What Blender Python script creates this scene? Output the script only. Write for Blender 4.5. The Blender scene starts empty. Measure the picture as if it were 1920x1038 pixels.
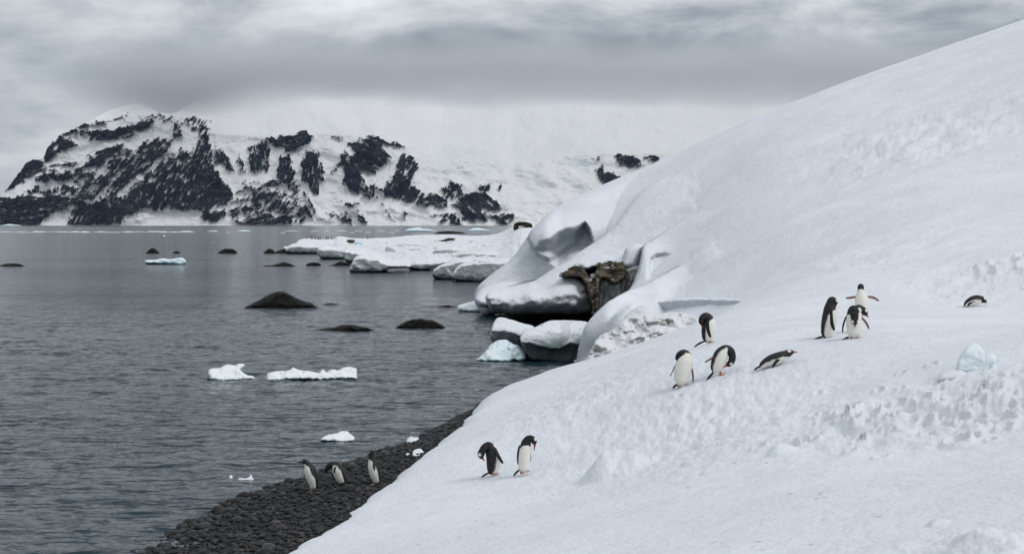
import bpy, bmesh, math, random
import numpy as np
from mathutils import Vector, geometry as mgeo

# ------------------------------------------------------------------ camera, sky, sun, exposure
F, UC, VH, HC = 3200.0, 960.0, 420.5, 5.5      # focal length in photo pixels, centre column, horizon row, eye height
sc = bpy.context.scene
COL = sc.collection
cam = bpy.data.cameras.new('camera')
cam.lens = 36.0 * F / 1920.0
cam.sensor_width = 36.0
cam.shift_y = -(519.0 - VH) / 1920.0
cam.clip_start, cam.clip_end = 0.5, 40000.0
camo = bpy.data.objects.new('camera', cam)
COL.objects.link(camo)
camo.location = (0, 0, HC)
camo.rotation_euler = (math.pi / 2, 0, 0)
sc.camera = camo

SUN_EL, SUN_AZ = math.radians(46), math.radians(118)     # azimuth from +Y towards +X
sun = bpy.data.lights.new('sun', 'SUN')
sun.energy = 1.1
sun.angle = math.radians(22)
sun.color = (1.0, 0.985, 0.96)
suno = bpy.data.objects.new('sun', sun)
COL.objects.link(suno)
sd = Vector((math.sin(SUN_AZ) * math.cos(SUN_EL), math.cos(SUN_AZ) * math.cos(SUN_EL), math.sin(SUN_EL)))
suno.rotation_euler = (-sd).to_track_quat('-Z', 'Y').to_euler()
suno.location = sd * 200

sc.render.engine = 'CYCLES'
sc.view_settings.view_transform = 'Standard'
sc.view_settings.look = 'None'
sc.view_settings.gamma = 1.0
sc.view_settings.exposure = 0.08
sc.cycles.use_denoising = True
sc.cycles.max_bounces = 6
sc.cycles.diffuse_bounces = 3
sc.cycles.volume_bounces = 1
sc.cycles.transparent_max_bounces = 8


class NT:
    """short hand for node trees"""
    def __init__(s, tree):
        s.t = tree
        s.t.nodes.clear()

    def n(s, kind, **kw):
        nd = s.t.nodes.new(kind)
        ins = kw.pop('ins', {})
        for k, v in kw.items():
            setattr(nd, k, v)
        for k, v in ins.items():
            if hasattr(v, 'links'):
                s.t.links.new(v, nd.inputs[k])
            else:
                nd.inputs[k].default_value = v
        return nd

    def math(s, op, a, b=None, c=None, clamp=False):
        nd = s.n('ShaderNodeMath', operation=op, use_clamp=clamp)
        for i, v in enumerate((a, b, c)):
            if v is None:
                continue
            if hasattr(v, 'links'):
                s.t.links.new(v, nd.inputs[i])
            else:
                nd.inputs[i].default_value = v
        return nd.outputs[0]

    def mapr(s, v, a, b, c=0.0, d=1.0, smooth=True):
        nd = s.n('ShaderNodeMapRange', ins={0: v, 1: a, 2: b, 3: c, 4: d})
        if smooth:
            nd.interpolation_type = 'SMOOTHSTEP'
        return nd.outputs[0]

    def mix(s, f, a, b, blend='MIX'):
        nd = s.n('ShaderNodeMix', data_type='RGBA', blend_type=blend)
        for i, v in ((0, f), (6, a), (7, b)):
            if hasattr(v, 'links'):
                s.t.links.new(v, nd.inputs[i])
            else:
                nd.inputs[i].default_value = v if i == 0 or len(v) == 4 else (*v, 1)
        return nd.outputs[2]

    def noise(s, vec, scale, detail=4, rough=0.55, dist=0.0):
        return s.n('ShaderNodeTexNoise', ins={'Vector': vec, 'Scale': scale, 'Detail': detail, 'Roughness': rough, 'Distortion': dist}).outputs[0]

    def mapping(s, vec, scale=(1, 1, 1), rot=(0, 0, 0), loc=(0, 0, 0)):
        return s.n('ShaderNodeMapping', ins={0: vec, 1: loc, 2: rot, 3: scale}).outputs[0]


def build_world():
    w = bpy.data.worlds.new('World')
    sc.world = w
    w.use_nodes = True
    k = NT(w.node_tree)
    out = k.n('ShaderNodeOutputWorld')
    tc = k.n('ShaderNodeTexCoord').outputs['Generated']
    sky = k.n('ShaderNodeTexSky', sky_type='NISHITA', sun_disc=False, sun_elevation=SUN_EL, sun_rotation=SUN_AZ)
    sep = k.n('ShaderNodeSeparateXYZ', ins={0: tc})
    X, Y, Z = sep.outputs
    hz = k.math('SQRT', k.math('ADD', k.math('MULTIPLY', X, X), k.math('MULTIPLY', Y, Y)))
    el = k.math('ARCTAN2', Z, hz)                       # elevation
    az = k.math('ARCTAN2', X, Y)                        # azimuth
    elp = k.math('MAXIMUM', el, 0.0)
    # overcast gradient: darker near the horizon, three times brighter overhead
    grad = k.math('MULTIPLY_ADD', k.math('SINE', elp), 0.14, 0.60)
    # layered cloud: noise on azimuth / stretched elevation
    cv = k.n('ShaderNodeCombineXYZ', ins={0: k.math('MULTIPLY', az, 6.5), 1: k.math('MULTIPLY', el, 15.0), 2: 5.3}).outputs[0]
    n1 = k.noise(cv, 1.3, 8, 0.60, 0.25)
    cv2 = k.n('ShaderNodeCombineXYZ', ins={0: k.math('MULTIPLY', az, 6.0), 1: k.math('MULTIPLY', el, 24.0), 2: 9.1}).outputs[0]
    n2 = k.noise(cv2, 2.0, 6, 0.6, 0.2)
    cl = k.math('ADD', k.mapr(n1, 0.3, 0.7, -0.24, 0.26, False), k.mapr(n2, 0.3, 0.7, -0.07, 0.08, False))
    # the long stratus bank lying over the bay (about 4 to 7 degrees up), heavier towards the right
    wob = k.math('MULTIPLY_ADD', k.math('SUBTRACT', n1, 0.5), 0.055, el)
    band = k.math('MULTIPLY', k.mapr(wob, 0.050, 0.078), k.mapr(wob, 0.098, 0.135, 1.0, 0.0))
    heavy = k.mapr(az, -0.25, 0.02, 0.35, 1.0)
    band = k.math('MULTIPLY', band, heavy)
    val = k.math('ADD', grad, cl)
    val = k.math('MULTIPLY', val, k.math('MULTIPLY_ADD', band, -0.50, 1.0))
    val = k.math('MULTIPLY', val, k.mapr(el, 0.0, 0.07, 0.66, 1.0))      # thick air low over the sea
    val = k.math('MAXIMUM', val, 0.12)
    tint = k.mix(k.mapr(val, 0.28, 0.65), (0.87, 0.975, 1.11), (0.955, 1.0, 1.05))
    colr = k.n('ShaderNodeVectorMath', operation='SCALE', ins={0: tint, 3: val}).outputs[0]
    b1 = k.n('ShaderNodeBackground', ins={0: sky.outputs[0], 1: 0.06})
    b2 = k.n('ShaderNodeBackground', ins={0: colr, 1: 1.0})
    mx = k.n('ShaderNodeMixShader', ins={0: 0.94, 1: b1.outputs[0], 2: b2.outputs[0]})
    k.t.links.new(mx.outputs[0], out.inputs[0])


build_world()

# ------------------------------------------------------------------ helpers: noise, splines, pixels
_rng = np.random.RandomState(7)
_perm = np.concatenate([_rng.permutation(512)] * 3)
_grad = _rng.normal(size=(512, 3))
_grad /= np.linalg.norm(_grad, axis=1)[:, None]


def perlin(p, seed=0):
    p = np.asarray(p, float) + seed * 17.31
    i = np.floor(p).astype(int)
    f = p - i
    i &= 511
    w = f * f * f * (f * (f * 6 - 15) + 10)
    r = np.zeros(len(p))
    for dx in (0, 1):
        for dy in (0, 1):
            for dz in (0, 1):
                h = _perm[_perm[_perm[(i[:, 0] + dx) & 511] + ((i[:, 1] + dy) & 511)] + ((i[:, 2] + dz) & 511)]
                g = _grad[h & 511]
                d = (g[:, 0] * (f[:, 0] - dx) + g[:, 1] * (f[:, 1] - dy) + g[:, 2] * (f[:, 2] - dz))
                r += d * (w[:, 0] if dx else 1 - w[:, 0]) * (w[:, 1] if dy else 1 - w[:, 1]) * (w[:, 2] if dz else 1 - w[:, 2])
    return r


def fbm(p, scale=1.0, oct=4, rough=0.5, seed=0, ridged=False):
    p = np.asarray(p, float) * scale
    a, s, r = 1.0, 0.0, 0.0
    for o in range(oct):
        n = perlin(p, seed + o)
        if ridged:
            n = 0.5 - np.abs(n) * 2
        r = r + a * n
        s += a
        a *= rough
        p = p * 2.03
    return r / s * 1.6


def P3(x, y, z=0.0):
    x, y, z = np.broadcast_arrays(np.asarray(x, float), np.asarray(y, float), np.asarray(z, float))
    return np.stack([x.ravel(), y.ravel(), z.ravel()], 1)


def sstep(a, b, x):
    t = np.clip((x - a) / (b - a), 0, 1)
    return t * t * (3 - 2 * t)


def pix(u, v, d):
    """photo pixel + distance -> world point"""
    return np.stack(np.broadcast_arrays((u - UC) / F * d, d, HC - (v - VH) / F * d), -1)


def wd(v, z=0.0):
    """distance of a pixel row on a level of height z"""
    return (HC - z) * F / (v - VH)


class TPS:
    def __init__(s, pts, vals, lam=0.0, scale=1.0):
        s.c = np.asarray(pts, float) / scale
        s.sc = scale
        n = len(s.c)
        K = s.k(s.c)
        K[np.arange(n), np.arange(n)] += lam
        A = np.zeros((n + 3, n + 3))
        A[:n, :n] = K
        A[:n, n] = 1
        A[:n, n + 1:] = s.c
        A[n:, :n] = A[:n, n:].T
        b = np.zeros(n + 3)
        b[:n] = vals
        s.w = np.linalg.solve(A, b)

    def k(s, q):
        r2 = ((q[:, None, :] - s.c[None]) ** 2).sum(-1)
        return 0.5 * r2 * np.log(r2 + 1e-12)

    def __call__(s, a, b):
        q = np.stack([np.ravel(a), np.ravel(b)], 1) / s.sc
        r = np.empty(len(q))
        for i in range(0, len(q), 40000):
            qq = q[i:i + 40000]
            r[i:i + 40000] = s.k(qq) @ s.w[:-3] + s.w[-3] + qq @ s.w[-2:]
        return r.reshape(np.shape(a))


def poly_in(u, v, poly):
    poly = np.asarray(poly, float)
    ins = np.zeros(u.shape, bool)
    n = len(poly)
    for i in range(n):
        x1, y1 = poly[i]
        x2, y2 = poly[(i + 1) % n]
        c = (y1 > v) != (y2 > v)
        with np.errstate(divide='ignore', invalid='ignore'):
            xs = x1 + (v - y1) * (x2 - x1) / (y2 - y1)
        ins ^= c & (u < xs)
    return ins


def line_dist(u, v, line, closed=True):
    line = np.asarray(line, float)
    r = np.full(u.shape, 1e9)
    n = len(line)
    for i in range(n if closed else n - 1):
        a = line[i]
        b = line[(i + 1) % n]
        ab = b - a
        t = np.clip(((u - a[0]) * ab[0] + (v - a[1]) * ab[1]) / (ab @ ab + 1e-9), 0, 1)
        r = np.minimum(r, np.hypot(u - a[0] - t * ab[0], v - a[1] - t * ab[1]))
    return r


def smooth_line(pts, step, closed=True, jitter=0.0, seed=0):
    """Catmull-Rom through pts, resampled"""
    p = np.asarray(pts, float)
    n = len(p)
    out = []
    for i in range(n if closed else n - 1):
        if closed:
            a, b, c, d = p[(i - 1) % n], p[i], p[(i + 1) % n], p[(i + 2) % n]
        else:
            a, b, c, d = p[max(i - 1, 0)], p[i], p[i + 1], p[min(i + 2, n - 1)]
        m = max(1, int(round(np.linalg.norm(c - b) / step)))
        t = (np.arange(m) / m)[:, None]
        tn = 0.5
        m1, m2 = (c - a) * tn * 0.8, (d - b) * tn * 0.8
        out.append((2 * t**3 - 3 * t**2 + 1) * b + (t**3 - 2 * t**2 + t) * m1 + (-2 * t**3 + 3 * t**2) * c + (t**3 - t**2) * m2)
    if not closed:
        out.append(p[-1:])
    o = np.concatenate(out)
    if jitter:
        q = P3(o[:, 0] * 0.13, o[:, 1] * 0.13, seed)
        o = o + jitter * np.stack([fbm(q, 1, 3, .6, seed), fbm(q, 1, 3, .6, seed + 40)], 1)
    return o


def mesh_obj(name, verts, faces, mat, parent=None, smooth=True, link=True):
    me = bpy.data.meshes.new(name)
    verts = np.asarray(verts, float)
    if isinstance(faces, np.ndarray):
        k = faces.shape[1]
        me.vertices.add(len(verts))
        me.vertices.foreach_set('co', verts.ravel())
        me.loops.add(faces.size)
        me.loops.foreach_set('vertex_index', faces.ravel().astype(np.int32))
        me.polygons.add(len(faces))
        me.polygons.foreach_set('loop_start', (np.arange(len(faces)) * k).astype(np.int32))
        me.polygons.foreach_set('loop_total', np.full(len(faces), k, np.int32))
        me.update(calc_edges=True)
    else:
        me.from_pydata([tuple(x) for x in verts], [], faces)
    me.validate()
    me.polygons.foreach_set('use_smooth', np.full(len(me.polygons), smooth))
    me.materials.append(mat)
    o = bpy.data.objects.new(name, me)
    if link:
        COL.objects.link(o)
    if parent is not None:
        o.parent = parent
    return o


def attr(o, name, vals, kind='FLOAT'):
    a = o.data.attributes.new(name, kind, 'POINT')
    if kind == 'FLOAT':
        a.data.foreach_set('value', np.asarray(vals, np.float32).ravel())
    else:
        v = np.asarray(vals, np.float32)
        if v.shape[1] == 3:
            v = np.concatenate([v, np.ones((len(v), 1), np.float32)], 1)
        a.data.foreach_set('color', v.ravel())


def tag(o, label, cat=None, group=None, kind=None):
    o['label'] = label
    if cat:
        o['category'] = cat
    if group:
        o['group'] = group
    if kind:
        o['kind'] = kind
    return o


def struct(o, kind='structure', label=None):
    o['kind'] = kind
    if label:
        o['label'] = label
    return o


ORD = ['first', 'second', 'third', 'fourth', 'fifth', 'sixth', 'seventh', 'eighth', 'ninth', 'tenth', 'eleventh', 'twelfth', 'thirteenth', 'fourteenth', 'fifteenth', 'sixteenth', 'seventeenth', 'eighteenth', 'nineteenth', 'twentieth']


def grid_faces(r, c):
    i = np.arange(r - 1)[:, None] * c + np.arange(c - 1)[None]
    return np.stack([i, i + 1, i + c + 1, i + c], -1).reshape(-1, 4)


# ------------------------------------------------------------------ materials
def new_mat(name):
    m = bpy.data.materials.new(name)
    m.use_nodes = True
    k = NT(m.node_tree)
    out = k.n('ShaderNodeOutputMaterial')
    bs = k.n('ShaderNodeBsdfPrincipled')
    k.t.links.new(bs.outputs[0], out.inputs[0])
    return m, k, bs


def lk(k, a, b):
    k.t.links.new(a, b)


def objco(k):
    return k.n('ShaderNodeTexCoord').outputs['Object']


def snow_mat(name, col=(0.74, 0.77, 0.815), fine=9.0, strength=0.75, dist=0.06, stains=True, side=None, low=None, nrange=(.28, .02)):
    m, k, b = new_mat(name)
    co = objco(k)
    c = k.mix(k.mapr(k.noise(co, 0.35, 4, .6), .35, .7), (*[x * .95 for x in col], 1), (*[min(1, x * 1.03) for x in col], 1))
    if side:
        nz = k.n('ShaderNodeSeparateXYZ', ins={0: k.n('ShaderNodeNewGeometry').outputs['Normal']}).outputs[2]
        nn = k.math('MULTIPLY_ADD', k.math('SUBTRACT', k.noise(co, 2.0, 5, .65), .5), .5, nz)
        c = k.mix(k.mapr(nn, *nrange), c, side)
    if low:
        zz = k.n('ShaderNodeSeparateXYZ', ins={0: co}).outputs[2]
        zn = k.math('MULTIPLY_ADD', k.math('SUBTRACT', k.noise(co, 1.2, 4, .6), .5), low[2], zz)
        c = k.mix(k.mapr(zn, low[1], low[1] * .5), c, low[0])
    if stains:
        # faint guano and algae stains, drawn out along the slope
        st = k.mapping(co, (1.2, .35, 1.2), (0, 0, .5))
        s1 = k.mapr(k.noise(st, .9, 5, .7), .63, .74, 0, .5)
        c = k.mix(s1, c, (0.74, .69, .66, 1))
        sp = k.mapping(co, (3.0, 1.2, 3.0), (0, 0, .9))
        s2 = k.math('MULTIPLY', k.mapr(k.noise(sp, 2.2, 3, .5), .67, .72), k.mapr(k.noise(co, .45, 2, .5), .48, .62))
        c = k.mix(k.math('MULTIPLY', s2, .55), c, (.34, .26, .19, 1))
    lk(k, c, b.inputs['Base Color'])
    b.inputs['Roughness'].default_value = 0.75
    b.inputs['Specular IOR Level'].default_value = 0.25
    n1 = k.noise(co, fine, 5, .62)
    n2 = k.noise(co, fine * .22, 4, .55)
    h = k.math('ADD', n1, k.math('MULTIPLY', n2, 1.6))
    bp = k.n('ShaderNodeBump', ins={'Strength': strength, 'Distance': dist, 'Height': h})
    lk(k, bp.outputs[0], b.inputs['Normal'])
    return m


def ice_mat(name, col=(0.72, 0.82, 0.86), deep=(0.36, 0.60, 0.66), scale=3.0):
    m, k, b = new_mat(name)
    co = objco(k)
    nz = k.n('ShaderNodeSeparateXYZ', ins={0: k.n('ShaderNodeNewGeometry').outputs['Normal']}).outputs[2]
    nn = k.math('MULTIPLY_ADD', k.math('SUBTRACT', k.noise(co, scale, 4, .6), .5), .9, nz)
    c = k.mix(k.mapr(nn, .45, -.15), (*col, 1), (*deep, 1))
    lk(k, c, b.inputs['Base Color'])
    b.inputs['Roughness'].default_value = .45
    b.inputs['Subsurface Weight'].default_value = 0.0
    h = k.noise(co, scale * 4, 5, .6)
    bp = k.n('ShaderNodeBump', ins={'Strength': .5, 'Distance': .05, 'Height': h})
    lk(k, bp.outputs[0], b.inputs['Normal'])
    return m


def rock_mat(name, c1, c2, scale=6.0, rough=.6, bump=.06, strata=0.0, snow=False):
    m, k, b = new_mat(name)
    co = objco(k)
    v = k.mapping(co, (1, 1, 1 + strata))
    n = k.noise(v, scale, 6, .65)
    c = k.mix(k.mapr(n, .35, .68), (*c1, 1), (*c2, 1))
    if snow:
        nz = k.n('ShaderNodeSeparateXYZ', ins={0: k.n('ShaderNodeNewGeometry').outputs['Normal']}).outputs[2]
        c = k.mix(k.mapr(k.math('MULTIPLY_ADD', k.noise(co, 3.0, 4, .6), .5, nz), 1.06, 1.18), c, (.74, .77, .81, 1))
    lk(k, c, b.inputs['Base Color'])
    b.inputs['Roughness'].default_value = rough
    b.inputs['Specular IOR Level'].default_value = .12
    h = k.math('ADD', n, k.math('MULTIPLY', k.noise(v, scale * 4, 4, .6), .4))
    bp = k.n('ShaderNodeBump', ins={'Strength': .8, 'Distance': bump, 'Height': h})
    lk(k, bp.outputs[0], b.inputs['Normal'])
    return m


M_snow = snow_mat('slope snow')
M_shelf = snow_mat('shelf snow', col=(.74, .76, .79), fine=2.0, strength=.6, dist=.12, stains=False, side=(.34, .36, .375, 1), low=((.08, .11, .11, 1), .7, 1.2), nrange=(.5, .08))  # side grey: bare ice fronts, deepened to paint shade on steep facets
M_lobe = snow_mat('lobe snow with shaded sides', col=(.73, .76, .805), fine=9.0, strength=.55, dist=.05, stains=False, side=(.43, .465, .51, 1), nrange=(.80, .25))  # steeper faces coloured greyer, standing in for their shade
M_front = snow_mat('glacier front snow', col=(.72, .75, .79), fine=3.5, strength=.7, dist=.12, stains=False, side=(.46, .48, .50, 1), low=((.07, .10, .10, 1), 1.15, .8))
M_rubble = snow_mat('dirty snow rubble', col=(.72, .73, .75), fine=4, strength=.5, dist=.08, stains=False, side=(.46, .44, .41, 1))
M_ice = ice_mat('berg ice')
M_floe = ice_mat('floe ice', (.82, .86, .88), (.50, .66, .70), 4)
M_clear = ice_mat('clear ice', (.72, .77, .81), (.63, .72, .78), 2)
M_brown = rock_mat('brown rock', (.022, .019, .014), (.20, .165, .115), 1.5, .75, .35, 2.5, True)
M_black = rock_mat('wet black rock', (.003, .003, .003), (.020, .017, .0135), 3, .5, .35)
M_wall = rock_mat('icicle wall', (.22, .22, .21), (.60, .61, .62), 1.3, .4, .2, -.6)


def sea_mat():
    m, k, b = new_mat('sea water')
    co = objco(k)
    b.inputs['Base Color'].default_value = (.013, .030, .042, 1)
    b.inputs['Roughness'].default_value = .11
    b.inputs['IOR'].default_value = 1.333
    w1 = k.noise(k.mapping(co, (.55, 1.5, 1), (0, 0, .12)), 1.6, 3, .55, .4)
    w2 = k.noise(k.mapping(co, (.5, 1.3, 1), (0, 0, -.1)), .42, 3, .5, .3)
    w3 = k.noise(k.mapping(co, (.6, 1.3, 1), (0, 0, .3)), 5.5, 2, .5)
    gust = k.mapr(k.noise(k.mapping(co, (.25, 1, 1)), .035, 3, .6), .3, .7, .65, 1.25)
    h = k.math('ADD', k.math('MULTIPLY', w1, .24), k.math('ADD', k.math('MULTIPLY', w2, .42), k.math('MULTIPLY', w3, .05)))
    h = k.math('MULTIPLY', h, gust)
    bp = k.n('ShaderNodeBump', ins={'Strength': 1.0, 'Distance': 1.0, 'Height': h})
    # wavelet slopes straight from noise, so that far water keeps its roughness
    nc = k.n('ShaderNodeTexNoise', ins={'Vector': k.mapping(co, (.5, 1.3, 1), (0, 0, .1)), 'Scale': 2.4, 'Detail': 3, 'Roughness': .6}).outputs[1]
    sl = k.n('ShaderNodeVectorMath', operation='SUBTRACT', ins={0: nc, 1: (.5, .5, .5)}).outputs[0]
    sl = k.n('ShaderNodeVectorMath', operation='MULTIPLY', ins={0: sl, 1: (.9, 1.7, 0)}).outputs[0]
    ad = k.n('ShaderNodeVectorMath', operation='ADD', ins={0: bp.outputs[0], 1: sl}).outputs[0]
    nm = k.n('ShaderNodeVectorMath', operation='NORMALIZE', ins={0: ad}).outputs[0]
    lk(k, nm, b.inputs['Normal'])
    return m


M_sea = sea_mat()


def mountain_mat():
    m, k, b = new_mat('mountain rock and snow')
    co = objco(k)
    r = k.n('ShaderNodeAttribute', attribute_name='rock').outputs['Fac']
    blue = k.n('ShaderNodeAttribute', attribute_name='blue').outputs['Fac']
    n = k.noise(co, .045, 6, .7)
    f = k.math('ADD', r, k.math('MULTIPLY', k.math('SUBTRACT', n, .5), .9))
    f = k.mapr(f, .42, .58)
    rc = k.mix(k.mapr(k.noise(co, .02, 4, .6), .35, .7), (.006, .011, .022, 1), (.045, .048, .058, 1))
    sn = k.mix(blue, (.90, .90, .89, 1), (.62, .76, .80, 1))
    lk(k, k.mix(f, sn, rc), b.inputs['Base Color'])
    b.inputs['Roughness'].default_value = .9
    b.inputs['Specular IOR Level'].default_value = .0
    bp = k.n('ShaderNodeBump', ins={'Strength': .6, 'Distance': 10.0, 'Height': k.noise(co, .05, 5, .6)})
    lk(k, bp.outputs[0], b.inputs['Normal'])
    return m


def volume_mat(name, col, dens, aniso=0.0):
    m = bpy.data.materials.new(name)
    m.use_nodes = True
    k = NT(m.node_tree)
    out = k.n('ShaderNodeOutputMaterial')
    v = k.n('ShaderNodeVolumePrincipled', ins={'Color': (*col, 1), 'Density': dens, 'Anisotropy': aniso})
    lk(k, v.outputs[0], out.inputs['Volume'])
    return m


# ------------------------------------------------------------------ sea
def build_sea():
    d = np.concatenate([np.linspace(2, 23, 20)[:-1], np.exp(np.linspace(math.log(23), math.log(110), 430))[:-1], np.exp(np.linspace(math.log(110), math.log(900), 130))[:-1], np.exp(np.linspace(math.log(900), math.log(11500), 24))])
    tx = np.concatenate([np.linspace(-1.3, -.34, 14)[:-1], np.linspace(-.34, .05, 400)[:-1], np.linspace(.05, 1.3, 24)])
    T, D = np.meshgrid(tx, d)
    X, Y = T * (D + 6), D
    X = np.clip(X, -9000, 9000)
    fade = np.clip(sstep(20, 26, D) * sstep(160, 70, D), 0, 1) * sstep(-.36, -.33, T) * sstep(.06, .03, T)
    q = P3(X * .75 + Y * .10, Y * 2.0, 0)
    h = .12 * fbm(q, 1.0, 4, .6, 50) + .11 * fbm(P3(X * .22 - Y * .04, Y * .62, 4), 1.0, 2, .5, 53)
    gust = .75 + .5 * sstep(-.3, .3, fbm(P3(X * .03, Y * .10, 0), 1, 3, .5, 56))
    Z = (h * gust).reshape(X.shape) * fade - .01
    o = mesh_obj('sea', np.stack([X.ravel(), Y.ravel(), Z.ravel()], 1), grid_faces(len(d), len(tx)), M_sea)
    struct(o, label='dark grey rippled sea of the bay')


build_sea()


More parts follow.
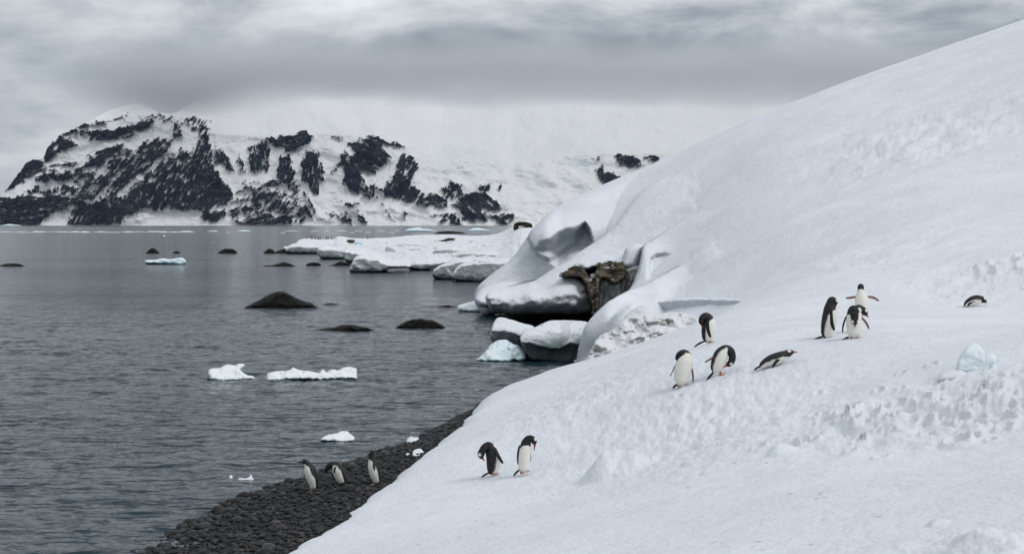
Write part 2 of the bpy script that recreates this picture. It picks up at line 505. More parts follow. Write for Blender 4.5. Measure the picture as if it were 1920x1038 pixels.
# ------------------------------------------------------------------ far mountain
def build_mountain():
    sky = np.array([(-420, 424), (-160, 415), (-60, 392), (0, 368), (15, 352), (34, 325), (48, 306), (65, 298), (82, 296), (88, 278), (103, 259),
                    (125, 246), (145, 238), (172, 224), (205, 207), (240, 197), (262, 192), (275, 199), (295, 210), (318, 213), (332, 210), (352, 197),
                    (372, 184), (430, 163), (520, 150), (800, 143), (1600, 150), (2500, 200)], float)
    edge = np.array([(-420, 423), (-160, 414), (0, 366), (48, 304), (100, 262), (170, 230), (260, 216), (330, 222), (400, 250), (500, 256), (590, 250),
                     (700, 256), (760, 272), (830, 300), (960, 310), (1100, 290), (1600, 280)], float)
    us = np.concatenate([np.arange(-420, 1300, 1.6), np.arange(1300, 2500, 6.0)])
    nr = 210
    tt = np.linspace(0, 1, nr)
    vs = np.interp(us, sky[:, 0], sky[:, 1])
    ve = np.interp(us, edge[:, 0], edge[:, 1])
    jag = fbm(P3(us * .06, 0, 3), 1, 4, .6) * 2.2 * (us < 120)
    vs = vs + jag
    U = np.broadcast_to(us, (nr, len(us)))
    V = vs[None] + (424.5 - vs[None]) * tt[:, None]
    VE = np.maximum(np.broadcast_to(ve, V.shape), vs[None] + 1)
    # painted rockiness: (polygon, density, streak direction in degrees from horizontal)
    R = [
        ([(166, 245), (212, 243), (265, 228), (294, 225), (284, 238), (241, 257), (197, 264), (166, 264)], .82, 12),
        ([(120, 245), (147, 238), (169, 228), (217, 221), (241, 216), (217, 231), (173, 238), (166, 252), (135, 259), (108, 259)], .62, 12),
        ([(262, 222), (300, 208), (325, 215), (322, 228), (296, 228)], .42, 20),
        ([(108, 252), (135, 262), (145, 276), (116, 286), (82, 300), (82, 290), (87, 276), (101, 260)], .72, 10),
        ([(48, 303), (65, 296), (84, 300), (84, 306), (79, 320), (48, 334), (24, 353), (12, 357), (15, 345), (19, 339), (34, 323)], .82, 30),
        ([(80, 300), (164, 305), (140, 318), (80, 325)], .45, 8),
        ([(169, 291), (207, 276), (231, 269), (226, 286), (200, 300), (193, 312), (166, 315), (142, 325), (140, 315), (164, 305)], .82, 25),
        ([(65, 334), (84, 327), (135, 320), (137, 339), (65, 340)], .85, 85),
        ([(48, 358), (72, 349), (82, 363), (101, 346), (145, 350), (145, 365), (48, 364)], .68, 85),
        ([(-160, 418), (-60, 396), (-5, 373), (24, 366), (145, 367), (145, 385), (108, 397), (79, 416), (58, 423), (-200, 424)], .74, 5),
        ([(193, 325), (205, 296), (253, 274), (289, 259), (325, 262), (313, 284), (277, 315), (241, 349), (217, 368), (169, 375), (145, 373), (149, 349), (173, 339)], .60, 48),
        ([(137, 325), (150, 318), (190, 318), (170, 340), (150, 350), (137, 345)], .6, 40),
        ([(169, 378), (241, 362), (289, 336), (325, 310), (361, 296), (397, 296), (409, 325), (414, 349), (405, 368), (400, 397), (361, 395), (325, 393), (265, 396), (240, 402), (230, 421), (173, 421), (125, 421), (135, 397), (145, 370)], .82, 62),
        ([(241, 362), (277, 320), (313, 290), (345, 275), (361, 296), (325, 325), (289, 345)], .62, 50),
        ([(328, 223), (354, 220), (395, 226), (392, 243), (376, 250), (371, 276), (354, 298), (392, 300), (398, 270), (388, 255)], .60, 55),
        ([(328, 226), (342, 230), (338, 257), (326, 258)], .8, 75),
        ([(372, 250), (388, 244), (402, 297), (360, 297)], .72, 60),
        ([(500, 259), (537, 253), (575, 246), (587, 255), (581, 266), (564, 272), (559, 286), (537, 286), (529, 277), (511, 275)], .88, 10),
        ([(465, 277), (476, 268), (502, 262), (507, 314), (487, 321), (472, 318), (467, 303)], .70, 85),
        ([(402, 272), (419, 286), (441, 321), (430, 321), (406, 305)], .76, 120),
        ([(439, 288), (452, 288), (461, 325), (450, 327)], .58, 95),
        ([(524, 292), (542, 292), (555, 325), (548, 342), (542, 356), (531, 347), (518, 331)], .76, 80),
        ([(562, 301), (577, 279), (601, 283), (603, 305), (610, 338), (599, 342), (599, 364), (588, 364), (568, 342), (564, 325)], .82, 80),
        ([(651, 270), (671, 257), (699, 262), (721, 277), (734, 294), (721, 308), (702, 323), (675, 321), (664, 303), (662, 281)], .85, 150),
        ([(693, 253), (739, 264), (761, 277), (743, 279), (708, 264)], .85, 165),
        ([(643, 283), (662, 292), (675, 325), (691, 356), (691, 371), (669, 367), (651, 351), (640, 342), (643, 312), (621, 323), (634, 305)], .8, 125),
        ([(743, 307), (754, 288), (774, 294), (787, 316), (769, 334), (774, 347), (791, 356), (800, 382), (774, 386), (752, 373), (721, 369), (717, 356), (739, 325)], .84, 60),
        ([(691, 349), (704, 347), (706, 373), (695, 371)], .8, 80),
        ([(706, 352), (720, 352), (720, 364), (706, 360)], .55, 85),
        ([(378, 325), (406, 329), (430, 351), (439, 371), (424, 386), (393, 391), (397, 408), (378, 417)], .84, 30),
        ([(378, 295), (393, 297), (404, 318), (380, 322)], .85, 40),
        ([(452, 338), (560, 338), (580, 420), (440, 421), (430, 380)], .40, 30),
        ([(452, 360), (502, 356), (546, 362), (555, 395), (467, 399)], .55, 60),
        ([(465, 401), (505, 399), (555, 401), (561, 415), (494, 424), (465, 424)], .58, 20),
        ([(380, 417), (402, 395), (426, 395), (424, 412)], .68, 40),
        ([(432, 406), (454, 391), (452, 406), (432, 419)], .8, 45),
        ([(566, 356), (577, 360), (599, 408), (583, 412), (568, 395)], .52, 115),
        ([(640, 373), (678, 382), (653, 386)], .8, 160),
        ([(612, 399), (650, 395), (682, 400), (690, 420), (660, 423), (620, 410)], .45, 150),
        ([(627, 257), (642, 259), (636, 265)], .8, 10),
        ([(758, 395), (765, 402), (758, 410)], .85, 90),
        ([(719, 382), (743, 415), (728, 410)], .45, 120),
        ([(764, 380), (796, 372), (817, 357), (825, 366), (840, 377), (840, 387), (796, 387)], .82, 20),
        ([(828, 354), (846, 340), (866, 348), (872, 360), (852, 377), (834, 372)], .66, 70),
        ([(848, 384), (872, 363), (910, 360), (933, 372), (943, 388), (922, 396), (904, 389), (904, 401), (916, 407), (910, 421), (892, 416), (866, 411), (860, 395)], .86, 140),
        ([(898, 348), (916, 342), (922, 357), (901, 360)], .62, 60),
        ([(933, 342), (942, 357), (930, 357)], .6, 70),
        ([(916, 404), (942, 398), (967, 401), (962, 410), (948, 422), (933, 418)], .75, 20),
        ([(800, 404), (820, 400), (820, 409)], .9, 10),
        ([(825, 418), (849, 398), (872, 422)], .82, 70),
        ([(822, 404), (840, 399), (837, 412)], .9, 40),
        ([(1153, 290), (1190, 293), (1209, 305), (1193, 318), (1172, 313), (1158, 305)], .82, 20),
        ([(1209, 291), (1225, 289), (1240, 293), (1234, 303), (1219, 304)], .92, 10),
        ([(1114, 321), (1129, 307), (1135, 322), (1170, 331), (1180, 340), (1132, 346)], .78, 40),
        ([(1113, 299), (1123, 297), (1121, 303)], .9, 10),
    ]
    Wn = P3(U * .045, V * .045, 0)
    wu = U + 9 * fbm(Wn, 1, 4, .6, 3).reshape(U.shape)
    wv = V + 9 * fbm(Wn, 1, 4, .6, 11).reshape(U.shape)
    D = np.zeros(U.shape)
    A = np.zeros(U.shape)
    for poly, den, ang in R:
        xs = [p[0] for p in poly]
        ys = [p[1] for p in poly]
        box = (U > min(xs) - 14) & (U < max(xs) + 14) & (V > min(ys) - 14) & (V < max(ys) + 14)
        if not box.any():
            continue
        u, v = wu[box], wv[box]
        ins = poly_in(u, v, poly)
        ds = line_dist(u, v, poly) * np.where(ins, 1, -1)
        f = sstep(-5, 5, ds) * den
        cur = D[box]
        A[box] = np.where(f > cur, math.radians(ang), A[box])
        D[box] = np.maximum(cur, f)
    # streaky noise turned to each patch's own direction (binned)
    st = np.zeros(U.shape)
    for a in np.unique(np.round(A, 3)):
        mk = np.abs(A - a) < 1e-3
        ca, sa = math.cos(a), math.sin(a)
        x = U[mk] * ca - V[mk] * sa            # along (image y points down)
        y = U[mk] * sa + V[mk] * ca
        st[mk] = fbm(P3(x * .05, y * .32, 0), 1, 4, .68, 21) * .80 + fbm(P3(U[mk] * .10, V[mk] * .12, 1), 1, 5, .75, 5) * .75
    thread = np.zeros(U.shape)
    for a in np.unique(np.round(A, 3)):
        mk = np.abs(A - a) < 1e-3
        ca, sa = math.cos(a), math.sin(a)
        x = U[mk] * ca - V[mk] * sa
        y = U[mk] * sa + V[mk] * ca
        thread[mk] = fbm(P3(x * .022, y * .17, 6), 1, 2, .5, 77, True) + .25 * fbm(P3(U[mk] * .2, V[mk] * .2, 3), 1, 3, .6, 78)
    st = st - .55 * sstep(.52, .72, thread)
    rock = sstep(-.10, .10, (D - .5) * 1.5 + st * 1.75 - .02) * (D > .02)
    # few stray specks on the lower snow slopes
    # snow foot along the shore
    foot = sstep(421.2, 419.5, V + 1.5 * fbm(P3(U * .08, 0, 0), 1, 3, .5, 9).reshape(U.shape))
    rock *= np.where(U > -30, .25 + .75 * foot, 1)
    blue = np.zeros(U.shape)
    for poly, w in (([(205, 216), (262, 194), (272, 200), (255, 208), (215, 220)], .7), ([(1060, 295), (1100, 292), (1112, 310), (1100, 320), (1068, 312)], 1.0),
                    ([(800, 285), (850, 265), (930, 280), (945, 318), (900, 335), (860, 340), (830, 330)], .35), ([(1120, 284), (1165, 284), (1150, 290)], .8), ([(925, 250), (955, 248), (950, 262)], .6)):
        ins = poly_in(wu, wv, poly)
        ds = line_dist(wu, wv, poly) * np.where(ins, 1, -1)
        blue = np.maximum(blue, w * sstep(-3, 8, ds))
    blue *= sstep(-.25, .35, fbm(P3(U * .10, V * .25, 0), 1, 4, .6, 31).reshape(U.shape))
    # depth
    below = np.clip((424.5 - V) / np.maximum(424.5 - VE, 2), 0, 1)
    Dp = 7000 + 420 * below ** 1.15 + np.clip(VE - V, 0, None) * 11.0
    big = fbm(P3(U * .018, V * .03, 0), 1, 4, .5, 13).reshape(U.shape)
    Dp += 70 * big * sstep(424, 405, V)
    Dp -= rock * (26 + 30 * st)
    ice = sstep(0, 14, line_dist(U, V, [(800, 285), (850, 265), (930, 280), (945, 318), (900, 335), (860, 340), (830, 330)]) * np.where(poly_in(U, V, [(800, 285), (850, 265), (930, 280), (945, 318), (900, 335), (860, 340), (830, 330)]), 1, -1))
    ice2 = np.exp(-(((U - 1075) / 60) ** 2 + ((V - 370) / 35) ** 2))
    Dp += (ice * 13 + ice2 * 6) * fbm(P3(U * .10, V * .30, 0), 1, 4, .65, 17).reshape(U.shape)
    Dp += 5 * fbm(P3(U * .05, V * .18, 2), 1, 4, .6, 23).reshape(U.shape)
    # left end turns away from the viewer
    Dp += 1500 * sstep(60, -420, U) ** 1.3
    pts = pix(U, V, Dp).reshape(-1, 3)
    # back side: two more rows behind the skyline
    top = pts[:len(us)]
    b1 = top + np.array([0, 160, -14.0])
    b2 = top + np.array([0, 900, -420.0])
    b2[:, 2] = np.maximum(b2[:, 2], -1)
    allp = np.concatenate([b2, b1, pts])
    allp[:, 2] = np.maximum(allp[:, 2], -3)
    pad = np.zeros(2 * len(us))
    o = mesh_obj('mountain', allp, grid_faces(nr + 2, len(us)), mountain_mat())
    attr(o, 'rock', np.concatenate([pad, rock.ravel()]))
    attr(o, 'blue', np.concatenate([pad, blue.ravel()]))
    struct(o, label='snow covered mountain with dark rock cliffs across the bay')


build_mountain()


# ------------------------------------------------------------------ snow slope (heightfield), beach
EDGE = np.array([(8, -5.6), (20, -4.5), (26.9, -3.78), (28.7, -3.38), (32, -3.05), (35.4, -2.42), (40.6, -1.9), (45, -1.34), (49.7, -1.1), (53.8, -.34),
                 (58.5, .73), (64, 2.6), (70, 5.2), (80, 6.5), (100, 5.5), (115, 4.5), (150, 12)], float)
WATER = np.array([(8, -11), (22, -7.6), (27, -6.45), (28.9, -6.1), (33.9, -5.5), (36.3, -4.8), (38, -4.15), (40.5, -3.3), (44, -2.35), (47.6, -1.66), (50, -1.25), (53.8, -.6),
                  (58, .1), (61, 1.0), (64, 2.2), (70, 5), (90, 6)], float)


def edge_x(y):
    y = np.asarray(y, float)
    w = fbm(P3(y * .9, 0, 0), 1, 4, .55, 2).reshape(y.shape)
    return np.interp(y, EDGE[:, 0], EDGE[:, 1]) + .34 * w * np.interp(y, [20, 60], [1, .7]) + .16 * fbm(P3(y * 2.7, 3, 0), 1, 3, .5, 12).reshape(y.shape)


def water_x(y):
    y = np.asarray(y, float)
    return np.interp(y, WATER[:, 0], WATER[:, 1]) + .22 * fbm(P3(y * .7, 5, 0), 1, 3, .5, 4).reshape(y.shape)


CTRL_PX = [  # (column, row, distance) read off the photograph
    (560, 1038, 25.5), (800, 1038, 21.5), (1000, 1038, 18.8), (1400, 1038, 15.6), (1900, 1038, 12.6), (1700, 1000, 14.6),
    (905, 893, 31.3), (985, 888, 31.6), (1140, 900, 28.5), (1100, 960, 23.5), (1300, 920, 22.5), (1500, 900, 20.5), (1800, 900, 17.5),
    (1000, 770, 40), (1130, 720, 42), (1280, 726, 33), (1353, 706, 33), (1453, 688, 32.5), (1328, 643, 36.5), (1554, 634, 35), (1600, 637, 34),
    (1620, 592, 40), (1828, 573, 45), (1700, 700, 27.5), (1850, 690, 26), (1600, 780, 25.5), (1880, 800, 21.5), (1400, 800, 28),
    (1300, 630, 42), (1200, 655, 47), (1140, 668, 54), (1415, 570, 54), (1380, 592, 48), (1480, 560, 50), (1500, 500, 61), (1700, 500, 52), (1900, 500, 48),
    (1500, 400, 77), (1500, 300, 91), (1538, 190, 106), (1700, 400, 66), (1700, 300, 80), (1700, 200, 94), (1700, 130, 106),
    (1900, 420, 58), (1900, 300, 71), (1900, 180, 86), (1920, 50, 106), (2200, -60, 108), (2200, 300, 66), (2200, 600, 38), (2200, 900, 15),
    (1400, 232, 109), (1270, 292, 111), (1140, 345, 112), (1350, 330, 99), (1400, 300, 97), (1350, 400, 88), (1420, 440, 74),
]
_c = np.array([pix(*map(float, p)) for p in CTRL_PX])
_cx = [(p[0], p[1], p[2]) for p in _c]
for y in (10, 18, 27, 32, 36, 41, 46, 50, 54, 58.5, 62):
    _cx.append((float(np.interp(y, EDGE[:, 0], EDGE[:, 1])), y, .42))
_cx += [(2.0, 9, 3.2), (-2, 10, 1.9), (6, 8, 4.2), (14, 8, 6), (24, 20, 9.0), (34, 40, 13), (45, 90, 22), (45, 130, 23), (30, 130, 17.5), (18, 130, 12.5), (12, 128, 9.5), (7, 125, 6.5),
        (4, 60, .9), (5.6, 63, 1.0), (7, 68, 1.3), (6.2, 78, 1.6), (6.6, 90, 2.8), (6.0, 100, 4.0), (9, 84, 4.2)]
_cx = np.array(_cx)
HILL = TPS(_cx[:, :2], _cx[:, 2], lam=.02, scale=20.0)

# places with their own roughness: (column, row, distance, radius across m, radius along m, amplitude m, grain)
BUMPS = [(1620, 790, 25.0, 1.1, 2.4, .20, 1.7), (1800, 770, 23.5, 1.7, 2.6, .20, 1.6), (1900, 720, 24.0, 1.5, 2.0, .16, 1.8), (1850, 500, 48, 2.4, 3.5, .22, 1.3), (1840, 1010, 13.2, .55, 1.0, .10, 3.4),
         (1680, 260, 85, 4.0, 8, .50, .7), (1820, 210, 82, 5, 6, .50, .7), (1660, 470, 58, 3, 5, .16, 1.0), (1300, 790, 30, 2.4, 5, .075, 4.2), (1080, 760, 38, 1.8, 6, .08, 3.6)]
# low mounds: (column, row, radius left, radius right, radius along, height)
MOUNDS = [(1132, 890, .42, 1.0, .8, .46), (1455, 850, .16, .28, .30, .14), (1755, 985, .10, .14, .16, .05), (1845, 1020, .5, .9, .7, .075)]


def hill_z(x, y, detail=True):
    x = np.asarray(x, float)
    y = np.asarray(y, float)
    z = HILL(x, y)
    if detail:
        q = P3(x, y, 0)
        z = z + .10 * fbm(q, .16, 3, .5, 1).reshape(x.shape) + .034 * fbm(q, 1.1, 5, .6, 6).reshape(x.shape)
        for (u, v, d, rx, ry, a, g) in BUMPS:
            c = pix(float(u), float(v), float(d))
            m = np.exp(-(((x - c[0]) / rx) ** 2 + ((y - c[1]) / ry) ** 2) * 1.2)
            sel = m > .02
            if sel.any():
                qq = P3(x[sel] * g, y[sel] * g * .45, 0) if d < 45 else P3(x[sel] * g * .55, y[sel] * g * 1.3 - x[sel] * g * .4, 0)
                n = fbm(qq, 1, 4, .5, int(u) % 50)
                pit = -np.clip(fbm(qq, 1.5, 3, .5, int(v) % 60) - .15, 0, None) * 1.3
                z[sel] += a * m[sel] * (n * 1.3 + pit)
        for (cx, cy, rl, rr, ry, h) in MOUND_W:
            dx = x - cx
            r = np.hypot(dx / np.where(dx < 0, rl, rr), (y - cy) / ry)
            nb_ = r < 1.3
            r[nb_] += .22 * fbm(P3(x[nb_] * 3, y[nb_] * 1.6, 0), 1, 3, .5, 70)
            z = z + h * (np.clip(1 - r, 0, 1) ** .9 if h > .4 else np.clip(1 - r * r, 0, 1) ** 1.5)
        for (cx, cy, r, h) in PITS:
            k_ = (np.abs(x - cx) < 3 * r) & (np.abs(y - cy) < 6 * r)
            if k_.any():
                q_ = ((x[k_] - cx) / r) ** 2 + ((y[k_] - cy) / (2.0 * r)) ** 2
                z[k_] += h * (-np.exp(-q_ * 1.3) + .45 * np.exp(-(np.sqrt(q_) - 1.35) ** 2 * 5))
    e = x - edge_x(y)
    kf = 1 - np.exp(-np.clip(e, 0, None) / .16)
    z = np.where(e > 0, -.15 + (z + .15) * kf, -.15 + e * .6)
    return z


MOUND_W, PITS = [], []


def hill_hit(u, v, dmin=10.0, dmax=125.0, n=1400):
    """march a pixel's ray to the snow slope"""
    d = np.exp(np.linspace(math.log(dmin), math.log(dmax), n))
    p = pix(float(u), float(v), d)
    h = hill_z(p[:, 0], p[:, 1], False)
    s = np.nonzero(p[:, 2] < h)[0]
    i = s[0] if len(s) else n - 1
    return d[i]


for (u_, v_, rl_, rr_, ry_, h_) in MOUNDS:
    d_ = hill_hit(u_, v_)
    MOUND_W.append(((u_ - UC) / F * d_, d_, rl_, rr_, ry_, h_))
_pr = np.random.RandomState(5)
for (u0_, v0_, su_, sv_, n_) in ((1600, 790, 45, 22, 22), (1720, 770, 80, 32, 34), (1840, 760, 60, 40, 30), (1880, 700, 40, 22, 14), (1850, 500, 45, 10, 10), (1450, 830, 30, 10, 3)):
    for _ in range(n_):
        u_, v_ = u0_ + su_ * _pr.randn(), v0_ + sv_ * _pr.randn()
        d_ = hill_hit(u_, v_)
        r_ = (.04 + .07 * _pr.rand() ** 2) * (1 if d_ < 40 else 2)
        PITS.append(((u_ - UC) / F * d_, d_, r_, r_ * (1.0 + .9 * _pr.rand())))


def build_hill():
    th = np.linspace(math.radians(-27), math.radians(27), 980)
    # finer columns inside the picture
    th = np.concatenate([np.linspace(-.50, -.16, 60)[:-1], np.linspace(-.16, .32, 760)[:-1], np.linspace(.32, .60, 50)])
    d = np.concatenate([np.exp(np.linspace(math.log(7.5), math.log(66), 520))[:-1], np.linspace(66, 150, 170)])
    T, D = np.meshgrid(th, d)
    X, Y = np.tan(T) * D, D
    Z = hill_z(X, Y)
    e = X - edge_x(Y)
    keep = e > -.35
    f = grid_faces(len(d), len(th))
    f = f[keep.ravel()[f].all(1)]
    used = np.unique(f)
    mp = np.full(X.size, -1)
    mp[used] = np.arange(len(used))
    pts = np.stack([X.ravel(), Y.ravel(), Z.ravel()], 1)[used]
    o = mesh_obj('snow_slope', pts, mp[f], M_snow)
    struct(o, label='broad white snow slope rising to the right')


build_hill()


def beach_z(x, y):
    w, s = water_x(y), edge_x(y)
    t = (x - w) / np.maximum(s - w, .6)
    z = np.where(t < 0, (x - w) * .16, .26 * np.clip(t, 0, 1.6) ** .9)
    return z + .02 * fbm(P3(x, y, 0), 1.5, 3, .5, 8).reshape(np.shape(x))


def build_beach():
    M, k, b = new_mat('wet dark gravel')
    co = objco(k)
    n = k.noise(co, 30, 4, .6)
    lk(k, k.mix(k.mapr(n, .35, .7), (.006, .0065, .007, 1), (.03, .031, .033, 1)), b.inputs['Base Color'])
    b.inputs['Roughness'].default_value = .7
    b.inputs['Specular IOR Level'].default_value = .1
    bp = k.n('ShaderNodeBump', ins={'Strength': .8, 'Distance': .03, 'Height': n})
    lk(k, bp.outputs[0], b.inputs['Normal'])
    y = np.concatenate([np.linspace(9, 50, 220), np.linspace(50.3, 70, 60)])
    t = np.linspace(0, 1, 60)
    w, s = water_x(y), edge_x(y)
    X = (w - 2.5)[:, None] + ((s - w) + 3.1)[:, None] * t[None]
    Y = np.broadcast_to(y[:, None], X.shape)
    Z = beach_z(X, Y)
    beach = mesh_obj('beach', np.stack([X.ravel(), Y.ravel(), Z.ravel()], 1), grid_faces(len(y), len(t)), M)
    struct(beach, label='dark cobble beach between the sea and the snow')
    # cobbles
    MS, k, b = new_mat('cobble')
    co = objco(k)
    cid = k.n('ShaderNodeAttribute', attribute_name='tone').outputs['Fac']
    ob = k.n('ShaderNodeObjectInfo').outputs['Random']
    tone = k.math('FRACT', k.math('ADD', cid, ob))
    ramp = k.n('ShaderNodeValToRGB', ins={0: tone})
    cr = ramp.color_ramp
    cr.elements[0].color = (.006, .0066, .0074, 1)
    cr.elements[1].color = (.024, .026, .030, 1)
    for p_, c_ in ((.5, (.012, .0132, .0148, 1)), (.86, (.045, .048, .053, 1)), (.965, (.085, .07, .06, 1))):
        e_ = cr.elements.new(p_)
        e_.color = c_
    lk(k, k.mix(k.mapr(k.noise(co, 40, 3, .6), .3, .7, 0, .5), ramp.outputs[0], (.016, .016, .017, 1)), b.inputs['Base Color'])
    b.inputs['Roughness'].default_value = .5
    b.inputs['Specular IOR Level'].default_value = .24
    rs = np.random.RandomState(3)

    def ico(sub):
        bm = bmesh.new()
        bmesh.ops.create_icosphere(bm, subdivisions=sub, radius=1)
        v = np.array([x.co[:] for x in bm.verts])
        fs = np.array([[q.index for q in x.verts] for x in bm.faces])
        bm.free()
        return v, fs

    v1, f1 = ico(1)
    v2, f2 = ico(2)

    def place(n, ymin, ymax):
        yy = ymin + (ymax - ymin) * rs.rand(n) ** 1.5
        tt = rs.rand(n) * 1.12 - .09
        w, s = water_x(yy), edge_x(yy)
        xx = w + (s + .1 - w) * tt
        return xx, yy, beach_z(xx, yy)

    # the many small ones: one mass
    n = 13000
    xx, yy, zz = place(n, 24.5, 64)
    r = (.016 + .055 * rs.rand(n) ** 3)
    V = np.empty((n, len(v1), 3))
    tones = np.repeat(rs.rand(n), len(v1))
    for i in range(n):
        a = rs.rand() * 6.283
        ca, sa = math.cos(a), math.sin(a)
        q = v1 * (1 + .22 * (rs.rand(len(v1), 1) - .5)) * np.array([1.25, .9, .55 + .25 * rs.rand()]) * r[i]
        V[i, :, 0] = q[:, 0] * ca - q[:, 1] * sa + xx[i]
        V[i, :, 1] = q[:, 0] * sa + q[:, 1] * ca + yy[i]
        V[i, :, 2] = q[:, 2] + q[:, 0] * .3 * (rs.rand() - .5) + zz[i] + r[i] * .25
    Fc = (f1[None] + (np.arange(n) * len(v1))[:, None, None]).reshape(-1, 3)
    o = mesh_obj('small_cobbles', V.reshape(-1, 3), Fc, MS, beach)
    attr(o, 'tone', tones)
    o['kind'] = 'stuff'
    # the 300 largest as stones of their own
    shapes = []
    for j in range(10):
        q = v2 * np.array([1.25, .92, .6 + .2 * rs.rand()])
        q = q * (1 + .28 * fbm(v2 + j * 5, .9, 3, .5, j))[:, None]
        ob_ = mesh_obj('stone', q, f2, MS, beach, link=False)
        attr(ob_, 'tone', np.full(len(q), rs.rand()))
        shapes.append(ob_.data)
        bpy.data.objects.remove(ob_)
    xx, yy, zz = place(300, 26.5, 46)
    # more of them along the wash line
    sel = rs.rand(300) < .45
    xx[sel] = water_x(yy[sel]) + rs.rand(sel.sum()) * .7 - .18
    zz = beach_z(xx, yy)
    for i in range(300):
        ob_ = bpy.data.objects.new('stone', shapes[i % 10])
        COL.objects.link(ob_)
        ob_.parent = beach
        s = .055 + .075 * rs.rand() ** 2.5
        ob_.scale = (s, s, s)
        ob_.rotation_euler = (rs.rand() * .5 - .25, rs.rand() * .5 - .25, rs.rand() * 6.28)
        ob_.location = (xx[i], yy[i], zz[i] + s * .22)
    return beach


BEACH = build_beach()


# ------------------------------------------------------------------ traced masses with their own depth
def relief(name, outline, depth, mat, thick=4.0, step=4.0, round_px=10.0, round_m=1.5, amp=.08, nscale=1.0, jitter=1.0, shrink=.85, seed=0, smooth=True, parent=None, octv=4):
    """A solid: its outline and front surface lie at the distances depth(u, v), its edges turn away, its back is closed thick metres behind."""
    ol = smooth_line(outline, step, True, jitter, seed)
    u0, v0 = ol.min(0)
    u1, v1 = ol.max(0)
    gu, gv = np.meshgrid(np.arange(u0 + step * .5, u1, step), np.arange(v0 + step * .5, v1, step))
    gu = gu.ravel() + (np.random.RandomState(seed).rand(gu.size) - .5) * step * .3
    gv = gv.ravel() + (np.random.RandomState(seed + 1).rand(gv.size) - .5) * step * .3
    ok = poly_in(gu, gv, ol)
    gu, gv = gu[ok], gv[ok]
    ok = line_dist(gu, gv, ol) > step * .45
    pu = np.concatenate([ol[:, 0], gu[ok]])
    pv = np.concatenate([ol[:, 1], gv[ok]])
    nb = len(ol)
    res = mgeo.delaunay_2d_cdt([Vector((a, b)) for a, b in zip(pu, pv)], [], [list(range(nb))], 1, 1e-4)
    vv = np.array([x[:] for x in res[0]])
    fs = [list(f) for f in res[2]]
    pu, pv = vv[:, 0], vv[:, 1]
    dd = depth(pu, pv)
    e = np.clip(line_dist(pu, pv, ol) / round_px, 0, 1)
    dd = dd + round_m * (1 - np.sqrt(np.clip(1 - (1 - e) ** 2, 0, 1)))
    pts = pix(pu, pv, dd)
    if amp:
        n = fbm(pts, nscale, octv, .55, seed)
        pts[:, 1] -= amp * n * sstep(0, .5, e)
        pts[:, 2] += amp * .6 * fbm(pts, nscale, octv, .55, seed + 7) * sstep(0, .5, e)
    cen = pts.mean(0)
    ray = np.array([cen[0], cen[1], cen[2] - HC])
    ray = ray / ray[1]
    back = cen + (pts - cen) * np.array([shrink, .5, shrink]) + ray * thick + np.array([0, 0, -.02 * thick])
    n = len(pts)
    # outward winding: faces seen from the camera run so that their normals point to -Y
    out = []
    cnt = {}
    for f in fs:
        a, b, c = pts[f[0]], pts[f[1]], pts[f[2]]
        nn = np.cross(b - a, c - a)
        view = a - np.array([0, 0, HC])
        if nn @ view > 0:
            f = f[::-1]
        out.append(f)
        for i in range(len(f)):
            cnt[(f[i], f[(i + 1) % len(f)])] = 1
    allf = list(out) + [[x + n for x in f[::-1]] for f in out]
    for (a, b) in cnt:
        if (b, a) not in cnt:
            allf.append([b, a, a + n, b + n])
    return mesh_obj(name, np.concatenate([pts, back]), allf, mat, parent, smooth)


_HU, _HV = np.arange(1200, 1500, 10.0), np.arange(290, 600, 10.0)
_HD = np.zeros((len(_HV), len(_HU)))
for _i, _v in enumerate(_HV):
    for _j, _u in enumerate(_HU):
        _HD[_i, _j] = hill_hit(_u, _v, 30, 125, 260)


def hill_depth(u, v):
    a = np.clip((u - _HU[0]) / 10, 0, len(_HU) - 1.001)
    b = np.clip((v - _HV[0]) / 10, 0, len(_HV) - 1.001)
    i, j = b.astype(int), a.astype(int)
    fa, fb = a - j, b - i
    return (_HD[i, j] * (1 - fa) + _HD[i, j + 1] * fa) * (1 - fb) + (_HD[i + 1, j] * (1 - fa) + _HD[i + 1, j + 1] * fa) * fb


def into_hill(d, u, v, ua, ub, deep=.5):
    """let a mass run out into the snow slope between the columns ua and ub"""
    w = sstep(ua, ub, u)
    return d * (1 - w) + (hill_depth(u, v) + deep * sstep(.5, 1, w)) * w


def tpsd(pts, lam=.0):
    p = np.array(pts, float)
    return TPS(p[:, :2], p[:, 2], lam, 60.0)


def inside(u, v, poly, w):
    """0 outside, rising to 1 at w pixels inside"""
    ins = poly_in(u, v, poly)
    return np.where(ins, sstep(0, w, line_dist(u, v, poly)), 0)


# --- far lobe with the scooped hollow
CAVE = [(997, 470), (1012, 452), (1031, 447), (1045, 434), (1062, 426), (1082, 421), (1099, 414), (1107, 430), (1114, 456), (1095, 475), (1070, 492), (1045, 505), (1030, 492), (1012, 484)]
_l1 = tpsd([(889, 560, 104), (905, 535, 104.3), (930, 512, 104.7), (960, 485, 105.2), (985, 450, 105.6), (1010, 415, 106.4), (1050, 391, 107.5), (1130, 346, 110), (1200, 318, 111), (1260, 296, 111.3), (1330, 330, 105), (1300, 400, 104),
             (1200, 400, 105.5), (1120, 470, 103.5), (1060, 520, 103), (990, 560, 103), (1060, 410, 105.2), (1020, 440, 104.6), (1130, 400, 105.6), (1200, 350, 108.6)])


